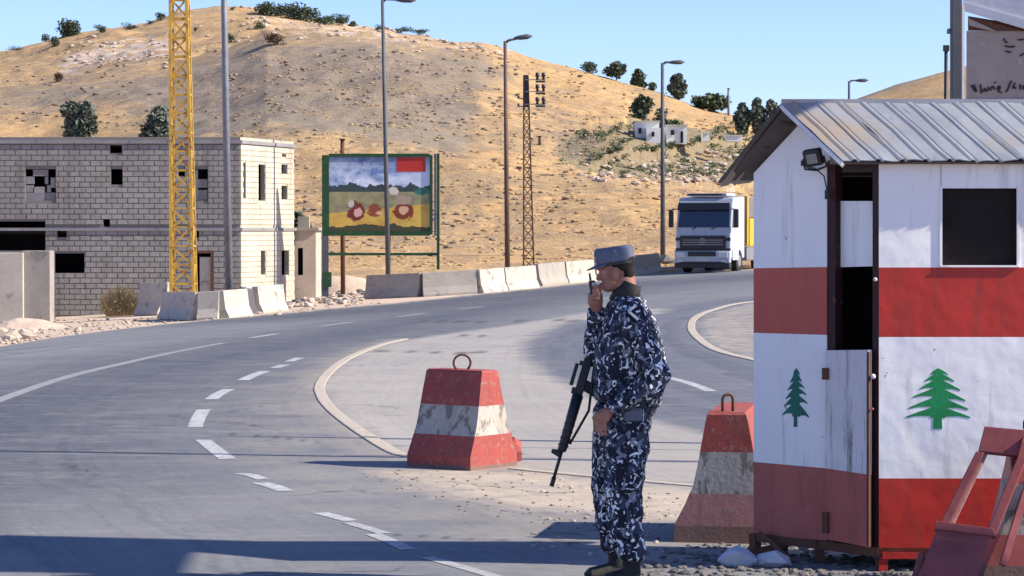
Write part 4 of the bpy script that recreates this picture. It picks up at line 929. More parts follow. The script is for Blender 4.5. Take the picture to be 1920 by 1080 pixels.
# gable wall, one sheet with painted bands (left of the doorway)
mb = MB()
bands = [([(1413, 325), (1550, 305), (1550, 500.5), (1413, 503)], 0), ([(1413, 503), (1550, 500.5), (1550, 628), (1413, 624)], 1), ([(1413, 624), (1550, 628), (1550, 878), (1413, 866)], 0), ([(1413, 866), (1550, 878), (1550, 1014), (1413, 1001)], 2)]
for p, m in bands: mb.slab([G(x, y) for x, y in p], gn, .03, m)
mb.slab([G(1413, 325), G(1550, 305), G(1648, 299), G(1533, 196)], gn, .03, 0)
build(mb, 'gable_wall', [M['kwhite'], M['kcoral'], M['kmaroon']], kr)
gpan([(1404, 1000), (1416, 1000), (1416, 1070), (1406, 1072)], 'corner_foot', M['rust'], .005, .05)
gpan([(1419, 441), (1548, 440), (1548, 442), (1419, 443)], 'seam', M['concrete'], .004, .004) if False else None
# doorway: dark red post, dark strip as the gap's shade, lintel, white upper leaf, half door
gpan([(1551, 309), (1566, 309), (1566, 1030), (1551, 1018)], 'door_post_or_gap_shade', M['kdark'], -.005, .06)
gpan([(1636, 305), (1648, 304), (1648, 1052), (1636, 1046)], 'door_post_or_gap_shade', M['kdark'], -.004, .06)  # coloured dark to stand in for the shaded gap beside the door
gpan([(1567, 377), (1646, 377), (1646, 499), (1567, 501)], 'upper_door_leaf', M['kwhite'], -.05, .02)
gpan([(1551, 301), (1647, 300), (1647, 308), (1551, 310)], 'lintel', M['rust'], .004, .04)
hd = MB()
for p, m in (([(1548, 657), (1629, 656), (1629, 890), (1548, 878)], 0), ([(1548, 878), (1629, 890), (1629, 1026), (1548, 1011)], 1)): hd.slab([G(x, y, .035) for x, y in p], gn, .025, m)
d = build(hd, 'half_door', [M['dwhite'], M['kmaroon']], kr)
gpan([(1541, 960), (1551, 961), (1551, 1000), (1541, 999)], 'hinge', M['rust'], .05, .02, d); gpan([(1541, 690), (1551, 690), (1551, 712), (1541, 712)], 'hinge', M['rust'], .05, .02, d)
gpan([(1625, 660), (1629, 660), (1629, 1024), (1625, 1022)], 'door_edge_strip', M['rust'], .045, .015, d)
for x, y, w, m in ((1637, 706, 5, 'white_paint'), (1636, 767, 2.5, 'kmaroon'), (1641, 524, 4, 'white_paint')):
    mb = MB(); mb.ball(G(x, y, .03), w / 344, 10, 6); build(mb, 'door_knob', M[m], kr, smooth=True)
# gable cedar
def cedar(ax, ay, tipsR, tipsL, trunk, cx, step, dn=-5):
    rgt = []; lft = []
    for i, (x, y) in enumerate(tipsR): rgt += [(x, y), (x - 3, y + 6), (cx + 14 + step * i, y + dn)]
    for i, (x, y) in enumerate(tipsL): lft += [(x, y), (x + 3, y + 6), (cx - 14 - step * i, y + dn)]
    return rgt, lft
def cedar_parts(face, org, k, apex, tR, tL, cx, trunk, mat, parent, step=4, core=12):
    mb = MB(); nrm = gn if face is G else ln; PT = lambda x, y: face(org[0] + x / k, org[1] + y / k, .0016)
    tR = sorted(tR, key=lambda t: t[1]); tL = sorted(tL, key=lambda t: t[1]); n_ = len(tR)
    ys_ = [apex[1]] + [(a[1] + b[1]) / 2 for a, b in zip(tR, tL)]
    for i in range(n_):
        top = ys_[i] - (0 if i == 0 else 8); bot = ys_[i + 1]; w0 = (0 if i == 0 else core + step * (i - 1)); w1 = core + step * i
        (xr, yr), (xl, yl) = tR[i], tL[i]
        o = .0001 * i
        pts = [(cx - w0 * .6 - 1, top), (cx + w0 * .6 + 1, top), (cx + w1 + (xr - cx - w1) * .5, (top * .45 + yr * .55) - 2), (xr, yr - 3), (xr + 1, yr + 3), (cx + w1 + (xr - cx - w1) * .55, yr - (yr - top) * .12), (cx + w1, yr - (yr - top) * .1), (cx + w1 * .9, bot + 3), (cx - w1 * .9, bot + 3), (cx - w1, yl - (yl - top) * .1), (cx - w1 - (cx - w1 - xl) * .55, yl - (yl - top) * .12), (xl - 1, yl + 3), (xl, yl - 3), (cx - w1 - (cx - w1 - xl) * .5, (top * .45 + yl * .55) - 2)]
        mb.slab([PT(x, y) + nrm * o for x, y in pts], nrm, .0012)
    x0, x1, y0, y1 = trunk; mb.slab([PT(x, y) + nrm * .0009 for x, y in ((x0, y0), (x1, y0), (x1 + 2, y1), (x0 - 2, y1))], nrm, .003)
    build(mb, 'cedar_emblem', mat, parent)
cedar_parts(G, (1240, 620), 2.348, (595, 165), [(609, 196), (618, 226), (628, 252), (637, 282), (642, 320), (650, 381)], [(580, 198), (566, 230), (556, 262), (548, 300), (541, 332), (533, 370)], 593, (584, 597, 360, 424), M['teal'], kr, 2, 8)
# long face
mb = MB()
def lb(x0, x1, y0, y1, m, o=0): mb.slab([Lf(x0, y1, o), Lf(x1, y1, o), Lf(x1, y0, o), Lf(x0, y0, o)], ln, .03, m)
XE = 2301
lb(1648, 1766, 300, 501.5, 0); lb(1766, 1908, 300, 353, 0); lb(1908, XE, 300, 501.5, 0); lb(1766, 1908, 499.5, 501.5, 0); lb(1648, XE, 501.5, 632, 1); lb(1648, XE, 632, 897, 0); lb(1648, XE, 897, 1041, 1)
build(mb, 'front_wall', [M['kwhite'], M['kred']], kr)
for a in ((1762, 1767, 350, 501, 0), (1907, 1912, 350, 501, 0)): lpan([(a[0], a[3]), (a[1], a[3]), (a[1], a[2]), (a[0], a[2])], 'window_frame', M['kwhite'], .008, .02)
lpan([(1764, 500.5), (1911, 500.5), (1911, 497.5), (1764, 497.5)], 'window_sill', M['kwhite'], .014, .04)
lpan([(1764, 352), (1764.9, 352), (1764.9, 302), (1764, 302)], 'joint_strip', M['concrete_grey'], .003, .003)
lpan([(1648, 1041), (1665, 1041), (1665, 1120), (1648, 1120)], 'foot', M['kred'], -.002, .05); lpan([(1655, 1036), (1730, 1036), (1730, 1048), (1655, 1048)], 'base_rail', M['kred'], .006, .04)
cedar_parts(Lf, (1580, 620), 2.347, (422, 165), [(462, 193), (490, 222), (517, 262), (540, 308), (552, 346), (561, 382)], [(388, 193), (362, 222), (340, 256), (310, 292), (293, 340), (280, 380)], 420, (400, 436, 370, 432), M['green'], kr, 4.5, 13)
# other walls, floor, near-black lining in place of indoor shade
KC = KA + ldv * 1.9; KD = KB + ldv * 1.9
ztop_a = G(1648, 303).z; ztop_b = G(1413, 326).z; apx = G(1533, 196)
def wq(p, q, z0, z1a, z1b, n_, t, mat, nm):
    mb = MB(); mb.slab([Vector((p.x, p.y, z0)), Vector((q.x, q.y, z0)), Vector((q.x, q.y, z1b)), Vector((p.x, p.y, z1a))], n_, t); build(mb, nm, mat, kr)
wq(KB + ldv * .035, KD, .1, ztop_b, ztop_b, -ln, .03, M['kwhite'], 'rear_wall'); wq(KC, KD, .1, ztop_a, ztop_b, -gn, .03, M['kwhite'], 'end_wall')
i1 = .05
wq(KB + ldv * i1 + ln * .05, KD + ln * .05 - ldv * .05, .14, ztop_b - .02, ztop_b - .02, ln, .01, M['dark'], 'shade_lining'); wq(KC - ldv * .05, KD - ldv * .05, .14, ztop_a - .02, ztop_b - .02, gn, .01, M['dark'], 'shade_lining')
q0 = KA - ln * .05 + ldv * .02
wq(q0, q0 + ldv * (Lf(1764, 430) - KA).length, .14, ztop_a - .02, ztop_a - .02, -ln, .01, M['dark'], 'shade_lining')
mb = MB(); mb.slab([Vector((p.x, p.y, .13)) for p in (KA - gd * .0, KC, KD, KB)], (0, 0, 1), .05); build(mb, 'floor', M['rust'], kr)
mb = MB(); mb.slab([Vector((p.x, p.y, ztop_b - .0)) for p in (KA - gn * .05 - ln * .05, KC + ldv * -.05 - ln * .05, KD - ldv * .05 + ln * .05, KB - gn * .05 + ln * .05)], (0, 0, 1), .01); build(mb, 'shade_ceiling', M['dark'], kr)
for p in (KA + gd * .06 + ldv * .06, KC - ldv * .06, KB - gd * .1 + ldv * .1, KD - ldv * .1, (KA + KB) / 2 + ldv * .03):
    mb = MB(); mb.boxc(Vector((p.x, p.y, .03)), (.05, .05, .2)); build(mb, 'leg', M['rust'], kr)
mb = MB(); mb.bar(Vector((KB.x, KB.y, .02)), Vector((KA.x - .3, KA.y + .5, .12)), .03); mb.bar(Vector((KB.x + .03, KB.y - .1, .14)), Vector((KB.x + .2, KB.y - .35, .0)), .025); build(mb, 'under_brace', M['rust'], kr)
# roof
R0 = at(1465, 197, 14.3); E0 = at(1580, 305, 13.87); Q0 = at(1350, 337, 14.8); LR = 2.25
def sheetpt(A_, B_, s, t, droop=0): p = A_.lerp(B_, t) + ldv * s; p.z += droop; return p
nsh = 7; wsh = LR / nsh
for side, (Eo, nm) in enumerate(((E0, 'roof_sheet'), (Q0, 'roof_sheet'))):
    for k in range(nsh):
        rows = []
        npt = 44
        for a in range(npt + 1):
            s = k * wsh + wsh * a / npt * 1.01; ph = (s / .1285) % 1; hgt = .009 * max(0, math.sin(math.pi * max(0, min(1, (ph - .38) / .24)))) ** .6 - .008 * math.exp(-((ph - .66) / .05) ** 2)
            row = []
            for b_ in range(7):
                t = b_ / 6; p = sheetpt(R0, Eo, s, t); wv = .008 * noise.noise((s * 3, t * 3 + side * 7, k)) + .002 * (k % 2)
                if side == 0 and b_ == 6: wv += .012 * noise.noise((s * 9, 0, 2))
                if side == 1: wv -= .05 * t * t * math.exp(-s * 4)
                row.append(p + Vector((0, 0, hgt + wv + .008)))
            rows.append(row)
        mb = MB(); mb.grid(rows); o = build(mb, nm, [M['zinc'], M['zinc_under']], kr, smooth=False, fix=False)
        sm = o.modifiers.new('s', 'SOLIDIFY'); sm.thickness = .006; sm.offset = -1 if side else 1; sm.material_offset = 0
mb = MB(); mb.bar(R0 + Vector((0, 0, .008)), R0 + ldv * LR + Vector((0, 0, .008)), .05, .016); build(mb, 'ridge_cap', M['zinc'], kr)
mb = MB(); dn = Vector((0, 0, -.012)); mb.bar(R0 + dn, E0 + dn, .02, .03); build(mb, 'rake_trim', M['white_paint'], kr)
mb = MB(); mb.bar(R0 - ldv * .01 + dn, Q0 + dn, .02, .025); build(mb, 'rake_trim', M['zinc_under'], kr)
# dark under-sheets (felt) following the rafters, seen from below
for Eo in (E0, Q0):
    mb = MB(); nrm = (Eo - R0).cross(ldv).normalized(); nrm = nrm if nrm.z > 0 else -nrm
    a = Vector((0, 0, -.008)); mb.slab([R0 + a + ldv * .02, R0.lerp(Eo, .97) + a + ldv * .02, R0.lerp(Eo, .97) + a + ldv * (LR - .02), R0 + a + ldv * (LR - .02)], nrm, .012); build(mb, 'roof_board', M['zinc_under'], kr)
for s in (.35, 1.1, 1.8):
    mb = MB(); mb.bar(R0.lerp(Q0, .05) + ldv * s - Vector((0, 0, .05)), Q0 + ldv * s - Vector((0, 0, .05)), .03); build(mb, 'rafter', M['rust'], kr)
# little flashing under the rake by the door head
gpan([(1556, 308), (1648, 304), (1600, 268), (1556, 272)], 'flashing', M['concrete'], .012, .006)
# floodlight on the gable
fl = empty('floodlight', G(1522, 300), 'black square floodlight fixed to the kiosk gable wall', 'floodlight')
c = G(1525, 295, .13); ax = Vector((.82, -.45, .12)).normalized(); fn = Vector((-.42, -.85, -.32)); fn = (fn - ax * fn.dot(ax)).normalized(); up_ = ax.cross(fn); up_ = up_ if up_.z > 0 else -up_
TA2 = (ax, fn, up_)
mb = MB(); mb.boxc(c, (.105, .05, .095), 0, TA2); build(mb, 'housing', M['black'], fl, bevel=.012)
mb = MB(); mb.boxc(c + fn * .027, (.062, .004, .055), 0, TA2); build(mb, 'glass', M['chrome'], fl)
mb = MB(); mb.tube([c + ax * .06, c + ax * .065 - up_ * .06, c - up_ * .075, c - ax * .065 - up_ * .06, c - ax * .06], .007, 6); mb.bar(c - up_ * .072, G(1512, 312, .0), .012); mb.boxc(G(1508, 306, .03), (.035, .05, .03)); build(mb, 'bracket', M['black'], fl)
mb = MB(); mb.tube([c - up_ * .07, G(1545, 330, .02), G(1551, 360, .015)], .004, 5); mb.boxc(G(1550, 365, .02), (.02, .02, .05)); build(mb, 'cable', M['black'], fl)

# ------------------------------------------------------------------ painted blocks near the kiosk
def painted_block(c, ang, L, label, hs=1., cols=('bbase', 'bred', 'bwhite', 'bred'), cuts=(.05, .27, .52, .78), ringx=0., ring='round', wtop=.1, wbot=.3, wmid=.2):
    """ang: direction of the long axis"""
    t = Vector((math.cos(ang), math.sin(ang), 0)); nn = Vector((-t.y, t.x, 0)); c = Vector(c)
    r = empty('painted_barrier', c, label, 'barrier', 'red and white striped concrete blocks')
    H = cuts[-1]
    def hw(z):
        z = z / hs
        if z < .1: return wbot
        if z < .33: return wbot + (wmid - wbot) * (z - .1) / .23
        return wmid + (wtop - wmid) * (z - .33) / (H / hs - .33)
    zs_ = sorted({0., .1, .16, .22, .33, .4, .5, .6, .7, H - .018, H} | set(cuts[:-1]))
    mb = MB()
    for i in range(len(zs_) - 1):
        z0, z1 = zs_[i], zs_[i + 1]; m = sum(1 for q_ in cuts[:-1] if z0 >= q_ - 1e-6)
        P_ = []
        for z in (z0, z1):
            w = hw(z); l = L / 2 * (1 - .13 * z / H) * (1 if z < H else .965); w *= 1 if z < H else .93; ring_ = []
            for k in range(8): ring_.append(c + t * (-l + 2 * l * k / 7) - nn * w)
            for k in range(4): ring_.append(c + t * l + nn * (-w + 2 * w * (k + 1) / 4))
            for k in range(7): ring_.append(c + t * (l - 2 * l * (k + 1) / 7) + nn * w)
            for k in range(3): ring_.append(c - t * l + nn * (w - 2 * w * (k + 1) / 4))
            P_.append([v + Vector((0, 0, z)) + nn * .006 * noise.noise(v * 9 + Vector((0, 0, z * 9))) for v in ring_])
        a, b = P_; k = len(a); mb.add(a + b, [(j, (j + 1) % k, (j + 1) % k + k, j + k) for j in range(k)], m)
        if z1 == H: mb.add(b, [tuple(range(k))], m)
    o = build(mb, 'body', [M[x] for x in cols], r)
    bm = bmesh.new(); bm.from_mesh(o.data); bmesh.ops.remove_doubles(bm, verts=bm.verts, dist=.0005); bm.to_mesh(o.data); bm.free()
    mb = MB(); top = c + t * ringx + Vector((0, 0, H)); pts = []
    vx = Vector((1, .15, 0)).normalized()
    if ring == 'round':
        for k in range(15): a = R(-50 + 280 * k / 14); pts.append(top + vx * math.cos(a) * .068 + Vector((0, 0, .05 + math.sin(a) * .065)))
    else:
        pts = [top + vx * -.032 - Vector((0, 0, .02)), top + vx * -.032 + Vector((0, 0, .07))] + [top + vx * -.032 * math.cos(a) + Vector((0, 0, .07 + .032 * math.sin(a))) for a in (.5, 1, 1.57, 2.1, 2.6)] + [top + vx * .032 + Vector((0, 0, .07)), top + vx * .03 - Vector((0, 0, .02))]
    mb.tube(pts, .0095, 8); build(mb, 'lifting_loop', M['rust'], r, smooth=True)
    return r, t, nn
c1 = gp(866, 876); c1.z = 0
pb, t, nn = painted_block((c1.x - .0, c1.y + .12, 0), R(143), .64, 'red and white striped concrete block with steel ring, alone on the road', cuts=(.03, .26, .49, .765))
mb = MB(); g = gp(966, 868); mb.rock((g.x - .03, g.y + .12, .08), .085, 0, 1.5); mb.rock((g.x - .06, g.y + .1, .2), .045, 0, 1.8); build(mb, 'broken_corner', M['bred'], pb)
painted_block((1.36, 15.7, 0), R(80), 1.0, 'striped concrete block half hidden behind the kiosk corner', cols=('bbase', 'bpink', 'bwhite', 'bred'), cuts=(.1, .29, .54, .78), ringx=-.38, ring='tall', wbot=.31, wtop=.115)
c3 = at(1925, 1080, 13.0); painted_block((c3.x + .12, 13.35, 0), R(86), .5, 'striped concrete block at the right edge behind the red rack', cuts=(.14, .3, .56, .80), cols=('bbase', 'kmaroon', 'bwhite', 'kmaroon'))
# red steel rack
rk = empty('steel_rack', at(1790, 1120, 12.9), 'dark red leaning steel rack standing before the kiosk front', 'rack')
pn = Vector((-.15, -.93, .35)).normalized(); p0 = at(1800, 1000, 13.05)
def K_(px, py, o=0): return on_plane(px, py, p0 + pn * o, pn)
def kpan(pts, nm, mat='redmetal', o=0, t=.02): mb = MB(); mb.slab([K_(x, y, o) for x, y in pts], pn, t); build(mb, nm, M[mat], rk, bevel=.004)
kpan([(1846, 799), (1990, 812), (1990, 862), (1834, 846)], 'top_plate', t=.05)
kpan([(1830, 846), (1846, 848), (1777, 988), (1762, 982)], 'rail', t=.045)
kpan([(1908, 856), (1926, 858), (1868, 1002), (1850, 998)], 'rail', t=.045, o=.005)
kpan([(1846, 848), (1852, 852), (1786, 990), (1777, 988)], 'rail_edge', 'bpink', o=-.02, t=.01)
kpan([(1754, 976), (1862, 990), (1868, 1006), (1752, 992)], 'crossbar', o=.02, t=.06)
kpan([(1758, 990), (1860, 1005), (1800, 1160), (1696, 1140)], 'lower_plate', 'redmetal', o=.008, t=.02)
kpan([(1722, 1036), (1735, 1030), (1708, 1150), (1690, 1150)], 'side_bar', t=.05, o=-.02)
mb = MB(); mb.bar(K_(1900, 850, -.05), K_(1900, 850, -.05) + Vector((.12, .3, -.75)), .035); mb.bar(K_(1930, 900, -.05), K_(1880, 1060, -.05), .035); build(mb, 'stay', M['redmetal'], rk)

# stones and debris near the kiosk
def stone(px, py, r, label, sq=.8):
    p = gp(px, py); rr = MB(); rr.rock((p.x, p.y, r * .3), r, 0, sq); o = build(rr, 'white_stone', M['whitestone'], None, p, bevel=.006); tag(o, label, 'stone', 'white stones under the kiosk'); return o
random.seed(3)
stone(1382, 1060, .115, 'white stone at the foot of the kiosk corner', .85); stone(1455, 1062, .105, 'flat white stone under the gable wall of the kiosk', .6); stone(1426, 1055, .035, 'tiny white stone between the two larger ones')
scat('gravel', M['gravel'], 900, [(1190, 1032), (1400, 1012), (1660, 1000), (1760, 1040), (1760, 1120), (1190, 1110)], .008, .035, 'dark loose gravel and litter around the kiosk base', 'gravel')
scat('gravel', M['gravel'], 200, [(640, 880), (1000, 885), (1280, 930), (1280, 1020), (900, 980)], .005, .018, 'fine grit scattered on the dusty foreground', 'gravel')
scat('gravel', M['stone'], 120, [(980, 890), (1290, 930), (1300, 1060), (1000, 1040)], .006, .022, 'pale grit scattered behind the guard', 'gravel')

# ------------------------------------------------------------------ shed and poles behind the kiosk
YS = 22.
sh = empty('roadside_shed', at(1880, 600, YS), 'tan board shed with handwriting and a white sheet roof behind the kiosk', 'shed')
sdh = Vector((sd.x, sd.y, 0)).normalized(); shn = Vector((sdh.y, -sdh.x, 0)); SP0 = at(1812, 430, YS)
def ys(px, py, dy=0): return on_plane(px, py, SP0 - shn * dy, shn)
def span(pts, nm, mat, o=0, t=.04): mb = MB(); mb.slab([ys(x, y, -o) for x, y in pts], shn, t); return build(mb, nm, M[mat], sh)
M['board'] = mk('tan_board', lin(.42, .34, .29), lin(.36, .29, .25), 1.5, .8, lin(.5, .44, .4), 3, .6)
M['ink'] = mk('dark_ink', lin(.035, .012, .012), lin(.06, .02, .02), 8, .7)
M['sheet'] = mk('pale_roof_sheet', lin(.55, .56, .6), lin(.45, .46, .5), 1, .5)
wb_ = span([(1812, 620), (2400, 620), (2400, 58), (1812, 58)], 'wall', 'board')
span([(1812, 186), (2400, 182), (2400, 191), (1812, 195)], 'shelf', 'black', .02, .03)
span([(1815, 30), (2000, 80), (2000, 60), (1900, 58), (1815, 57)], 'rubble_band', 'rust', .01, .03)
span([(1818, 48), (1870, 60), (1868, 58), (1816, 34)], 'timber', 'board', .03, .03)
mb = MB()
for a, b in (((1806, -12), (2400, 170)), ((1806, -60), (2400, 80))): pass
rp = [ys(1806, 12, -.05), ys(2400, 190, -.05), ys(2400, -60, .02), ys(1806, -230, .02)]; nn_ = (rp[1] - rp[0]).cross(rp[3] - rp[0]).normalized(); mb.slab(rp, nn_, .03); build(mb, 'roof', M['sheet'], sh)
span([(1806, 4), (2400, 172), (2400, 196), (1806, 20)], 'fascia', 'white_paint', .07, .02)
strokes = [[(1820, 160), (1823, 163), (1829, 172), (1831, 168)], [(1826, 158), (1831, 172)], [(1838, 158), (1840, 175)], [(1840, 172), (1845, 170), (1846, 165), (1848, 171), (1852, 170), (1853, 163)], [(1857, 170), (1858, 164), (1863, 162), (1864, 168)], [(1864, 156), (1867, 154)], [(1869, 168), (1873, 161), (1876, 164), (1871, 171), (1878, 174)], [(1886, 173), (1891, 165), (1894, 155), (1897, 151)], [(1903, 155), (1899, 166)], [(1899, 161), (1905, 166)], [(1912, 158), (1914, 168)], [(1918, 160), (1920, 168)], [(1882, 72), (1885, 78), (1889, 80)], [(1884, 86), (1892, 88), (1903, 87)], [(1908, 75), (1920, 74)], [(1912, 105), (1920, 100)], [(1885, 96), (1896, 98)]]
for st in strokes:
    mb = MB(); P_ = [ys(x, y, -.008) for x, y in st]
    for a, b in zip(P_, P_[1:]): mb.bar(a, b, .013, .006)
    build(mb, 'pen_stroke', M['ink'], wb_)

big = empty('utility_pole', at(1795, 520, 20.2), 'thick grey square utility pole rising behind the kiosk roof', 'pole')
a = at(1795, 195, 20.2); b = at(1793, -560, 20.2); a.z = 0; mb = MB(); mb.bar(a, b, .085, .085); build(mb, 'shaft', M['poledark'], big, bevel=.008)
a = at(1806.5, 200, 20.3); b = at(1804.5, 10, 20.3); a.z = 0; mb = MB(); mb.bar(a, b, .03, .03); build(mb, 'side_pipe', M['white_paint'], big)
mb = MB(); mb.tube([at(1788, 60, 20.2), at(1776, 58, 20.2)], [.02, .022], 8); build(mb, 'bracket_lamp', M['polegrey'], big)
post(1770, 600, 1774, 95, 21.3, .036, M['black'], 'thin dark slanting post left of the grey utility pole')

# unseen off-frame slab added at the right, shaped to shade the foreground
gt = empty('shade_blocker', (5.2, 14.6, 0), 'added unseen concrete slab shading the foreground road', 'blocker')
cz = 5.0; k_ = 1 / math.tan(SUN_EL) * cz
def cs(px, py): p = gp(px, py); return Vector((p.x + k_ * sd.x / math.cos(SUN_EL), p.y + k_ * sd.y / math.cos(SUN_EL), cz))
pts = [cs(-330, 1003), cs(0, 1003), cs(430, 1013), cs(315, 1036), cs(290, 1078), cs(0, 1072), cs(-330, 1068)]
mb = MB(); mb.slab(pts, (0, 0, 1), .12); build(mb, 'slab', M['concrete'], gt)
e = Vector((pts[4].x + .0, pts[4].y - .15, 0)); mb = MB(); mb.bar(e, e + Vector((0, 0, cz + .3)), .2); build(mb, 'shade_blocker_column', M['concrete'], gt)
mb = MB(); mb.bar(e + Vector((0, 0, cz + .12)), e + Vector((-.1, 1.3, cz + .12)), .16, .2); build(mb, 'shade_blocker_beam', M['concrete'], gt)

# ------------------------------------------------------------------ the guard
PY = 13.4
def H_(px, py, dy=0.): return at(px, py, PY) + Vector((0, dy, 0))
g0 = Vector((H_(1165, 1100).x, PY, 0))
per = empty('person', g0, 'guard in blue and white camouflage uniform and cap, holding a radio to his mouth', 'person')
def fuse(mb, name, mat, vox, parent, smooth=6, disp=0, dsize=.1, mats=None):
    me = mb.mesh('tmp', [mat], g0); o = bpy.data.objects.new('tmp', me); C.objects.link(o)
    rm = o.modifiers.new('r', 'REMESH'); rm.mode = 'VOXEL'; rm.voxel_size = vox; rm.use_smooth_shade = True
    s = o.modifiers.new('s', 'SMOOTH'); s.factor = .6; s.iterations = smooth
    if disp:
        tx = bpy.data.textures.new('folds', 'CLOUDS'); tx.noise_scale = dsize; tx.noise_depth = 2
        d = o.modifiers.new('d', 'DISPLACE'); d.texture = tx; d.strength = disp; d.mid_level = .5; d.texture_coords = 'GLOBAL'
    dg = bpy.context.evaluated_depsgraph_get(); dg.update(); m2 = bpy.data.meshes.new_from_object(o.evaluated_get(dg)); m2.name = name
    bpy.data.objects.remove(o); return link(m2, name, parent, smooth=True)
k = 1 / 358.
def ell(mb, cx, cy, rx, rz, ry, dy=0, rot=0): mb.ball(H_(cx, cy, dy), (rx * k, ry, rz * k), 20, 14)
def finger(mb, base, dirs, lens, r):
    pts = [Vector(base)]
    for d, l in zip(dirs, lens): pts.append(pts[-1] + Vector(d).normalized() * l)
    mb.tube(pts, [r, r * .95, r * .9, r * .7][:len(pts)], 8)
HPV = H_(1172, 545); HRM = Matrix.Rotation(R(-9), 4, 'Y')
def T_(v): return HPV + HRM @ (Vector(v) - HPV)
def tilt(mb): mb.v = [tuple(T_(v)) for v in mb.v]
body = MB()
# head
ell(body, 1164, 495, 33, 33, .072); ell(body, 1152, 508, 23, 32, .062); ell(body, 1143, 530, 14, 13, .045); ell(body, 1152, 526, 18, 16, .055)
body.tube([H_(1136, 498), H_(1127, 513), H_(1124, 518)], [.008, .014, .012], 8)          # nose
ell(body, 1131, 496, 7, 4, .04); ell(body, 1130, 527, 6, 3, .022); ell(body, 1131, 533, 6, 3, .02); ell(body, 1145, 514, 12, 9, .066)
ell(body, 1158, 511, 7, 13, .010, -.084); ell(body, 1157, 521, 4, 5, .010, -.078)        # near ear
ell(body, 1157, 512, 7, 12, .012, .072)
tilt(body)
body.tube([H_(1168, 520), H_(1174, 545), H_(1176, 575)], [(.062, .06), (.058, .06), (.07, .08)], 16)
# trunk, arms and legs under the clothes
body.tube([H_(1176, 565), H_(1177, 600), H_(1176, 680), H_(1168, 760), H_(1165, 800)], [(.07, .1), (.10, .15), (.11, .14), (.1, .13), (.1, .13)], 16)
AL = [H_(1190, 595, -.18), H_(1226, 712, -.25), H_(1143, 764, -.22)]; AR = [H_(1162, 600, .17), H_(1116, 668, .14), H_(1120, 582, .02)]
body.tube(AL, [.045, .038, .026], 12); body.tube(AR, [.045, .038, .026], 12)
body.tube([H_(1170, 795, -.09), H_(1167, 920, -.1), H_(1181, 1052, -.11)], [.08, .055, .03], 12); body.tube([H_(1158, 795, .09), H_(1146, 920, .1), H_(1157, 1052, .11)], [.08, .055, .03], 12)
# near hand, hanging half curled
hw_ = AL[2]
body.tube([hw_, H_(1131, 772, -.225), H_(1120, 782, -.225)], [(.024, .03), (.04, .02), (.038, .018)], 12)
for q_, (ox, oy, ln_) in enumerate(((1110, 776, .95), (1113, 784, 1.05), (1119, 790, 1.0), (1126, 794, .82))):
    finger(body, H_(ox + 6, oy - 4, -.225), [(-.35 + .1 * q_, -.05, -.9), (.1, .1, -1), (.6, .25, -.7)], [.034 * ln_, .024 * ln_, .018 * ln_], .0095)
finger(body, H_(1125, 768, -.24), [(-.9, -.1, -.3), (-.6, .1, -.8)], [.032, .028], .011)
# far hand, raised to the mouth round the radio
hr_ = AR[2]
body.tube([hr_, H_(1116, 566, .005), H_(1116, 550, .0)], [(.028, .03), (.042, .036), (.04, .032)], 12)
for q_ in range(4):
    z0 = 566 - q_ * 8; finger(body, H_(1127 - q_ * .5, z0 - 4, -.012), [(-.55, -.8, .15), (-1, -.1, .1), (-.3, .8, .05)], [.030 - .001 * q_, .026, .018], .0095)
finger(body, H_(1122, 560, -.02), [(-.1, -.6, .7), (-.35, 0, 1)], [.034, .03], .012)
fuse(body, 'body', M['skin'], .005, per, 3)
# hair
mb = MB(); ell(mb, 1172, 490, 28, 30, .079); ell(mb, 1181, 506, 15, 26, .066); ell(mb, 1159, 493, 12, 13, .078)
tilt(mb); fuse(mb, 'hair', M['hair'], .005, per, 3)
# eye and brow
for dy in (-.036, .036):
    mb = MB(); mb.ball(H_(1138, 504, dy), .010, 10, 8); tilt(mb); build(mb, 'eye', M['white_paint'], per, smooth=True)
    mb = MB(); mb.ball(H_(1135.8, 504, dy), .006, 8, 6); tilt(mb); build(mb, 'pupil', M['black'], per, smooth=True)
# cap
mb = MB(); cc = [(1162, 493), (1162, 487), (1162.2, 475), (1162.4, 465), (1162.5, 460)]
mb.tube([H_(*c_) for c_ in cc], [(.098, .084), (.102, .088), (.105, .09), (.104, .088), (.090, .074)], 28)
tilt(mb); capo = fuse(mb, 'cap', M['capfab'], .006, per, 3, .004, .06)
mb = MB(); rows = []
for i in range(9):
    a = R(-62 + 124 * i / 8); rows.append([H_(1161, 490) + Vector((-math.cos(a) * r_, math.sin(a) * .088, -(r_ - .09) * .35)) for r_ in (.09, .12, .15 - .02 * abs(a))])
mb.grid(rows); tilt(mb); v = build(mb, 'visor', M['capfab'], capo, smooth=True, fix=False); sm = v.modifiers.new('s', 'SOLIDIFY'); sm.thickness = .006
mb = MB(); mb.tube([H_(1162, 494), H_(1162, 488)], [(.104, .09), (.104, .09)], 28, cap=False); tilt(mb); build(mb, 'cap_band', M['black'], capo, smooth=True)
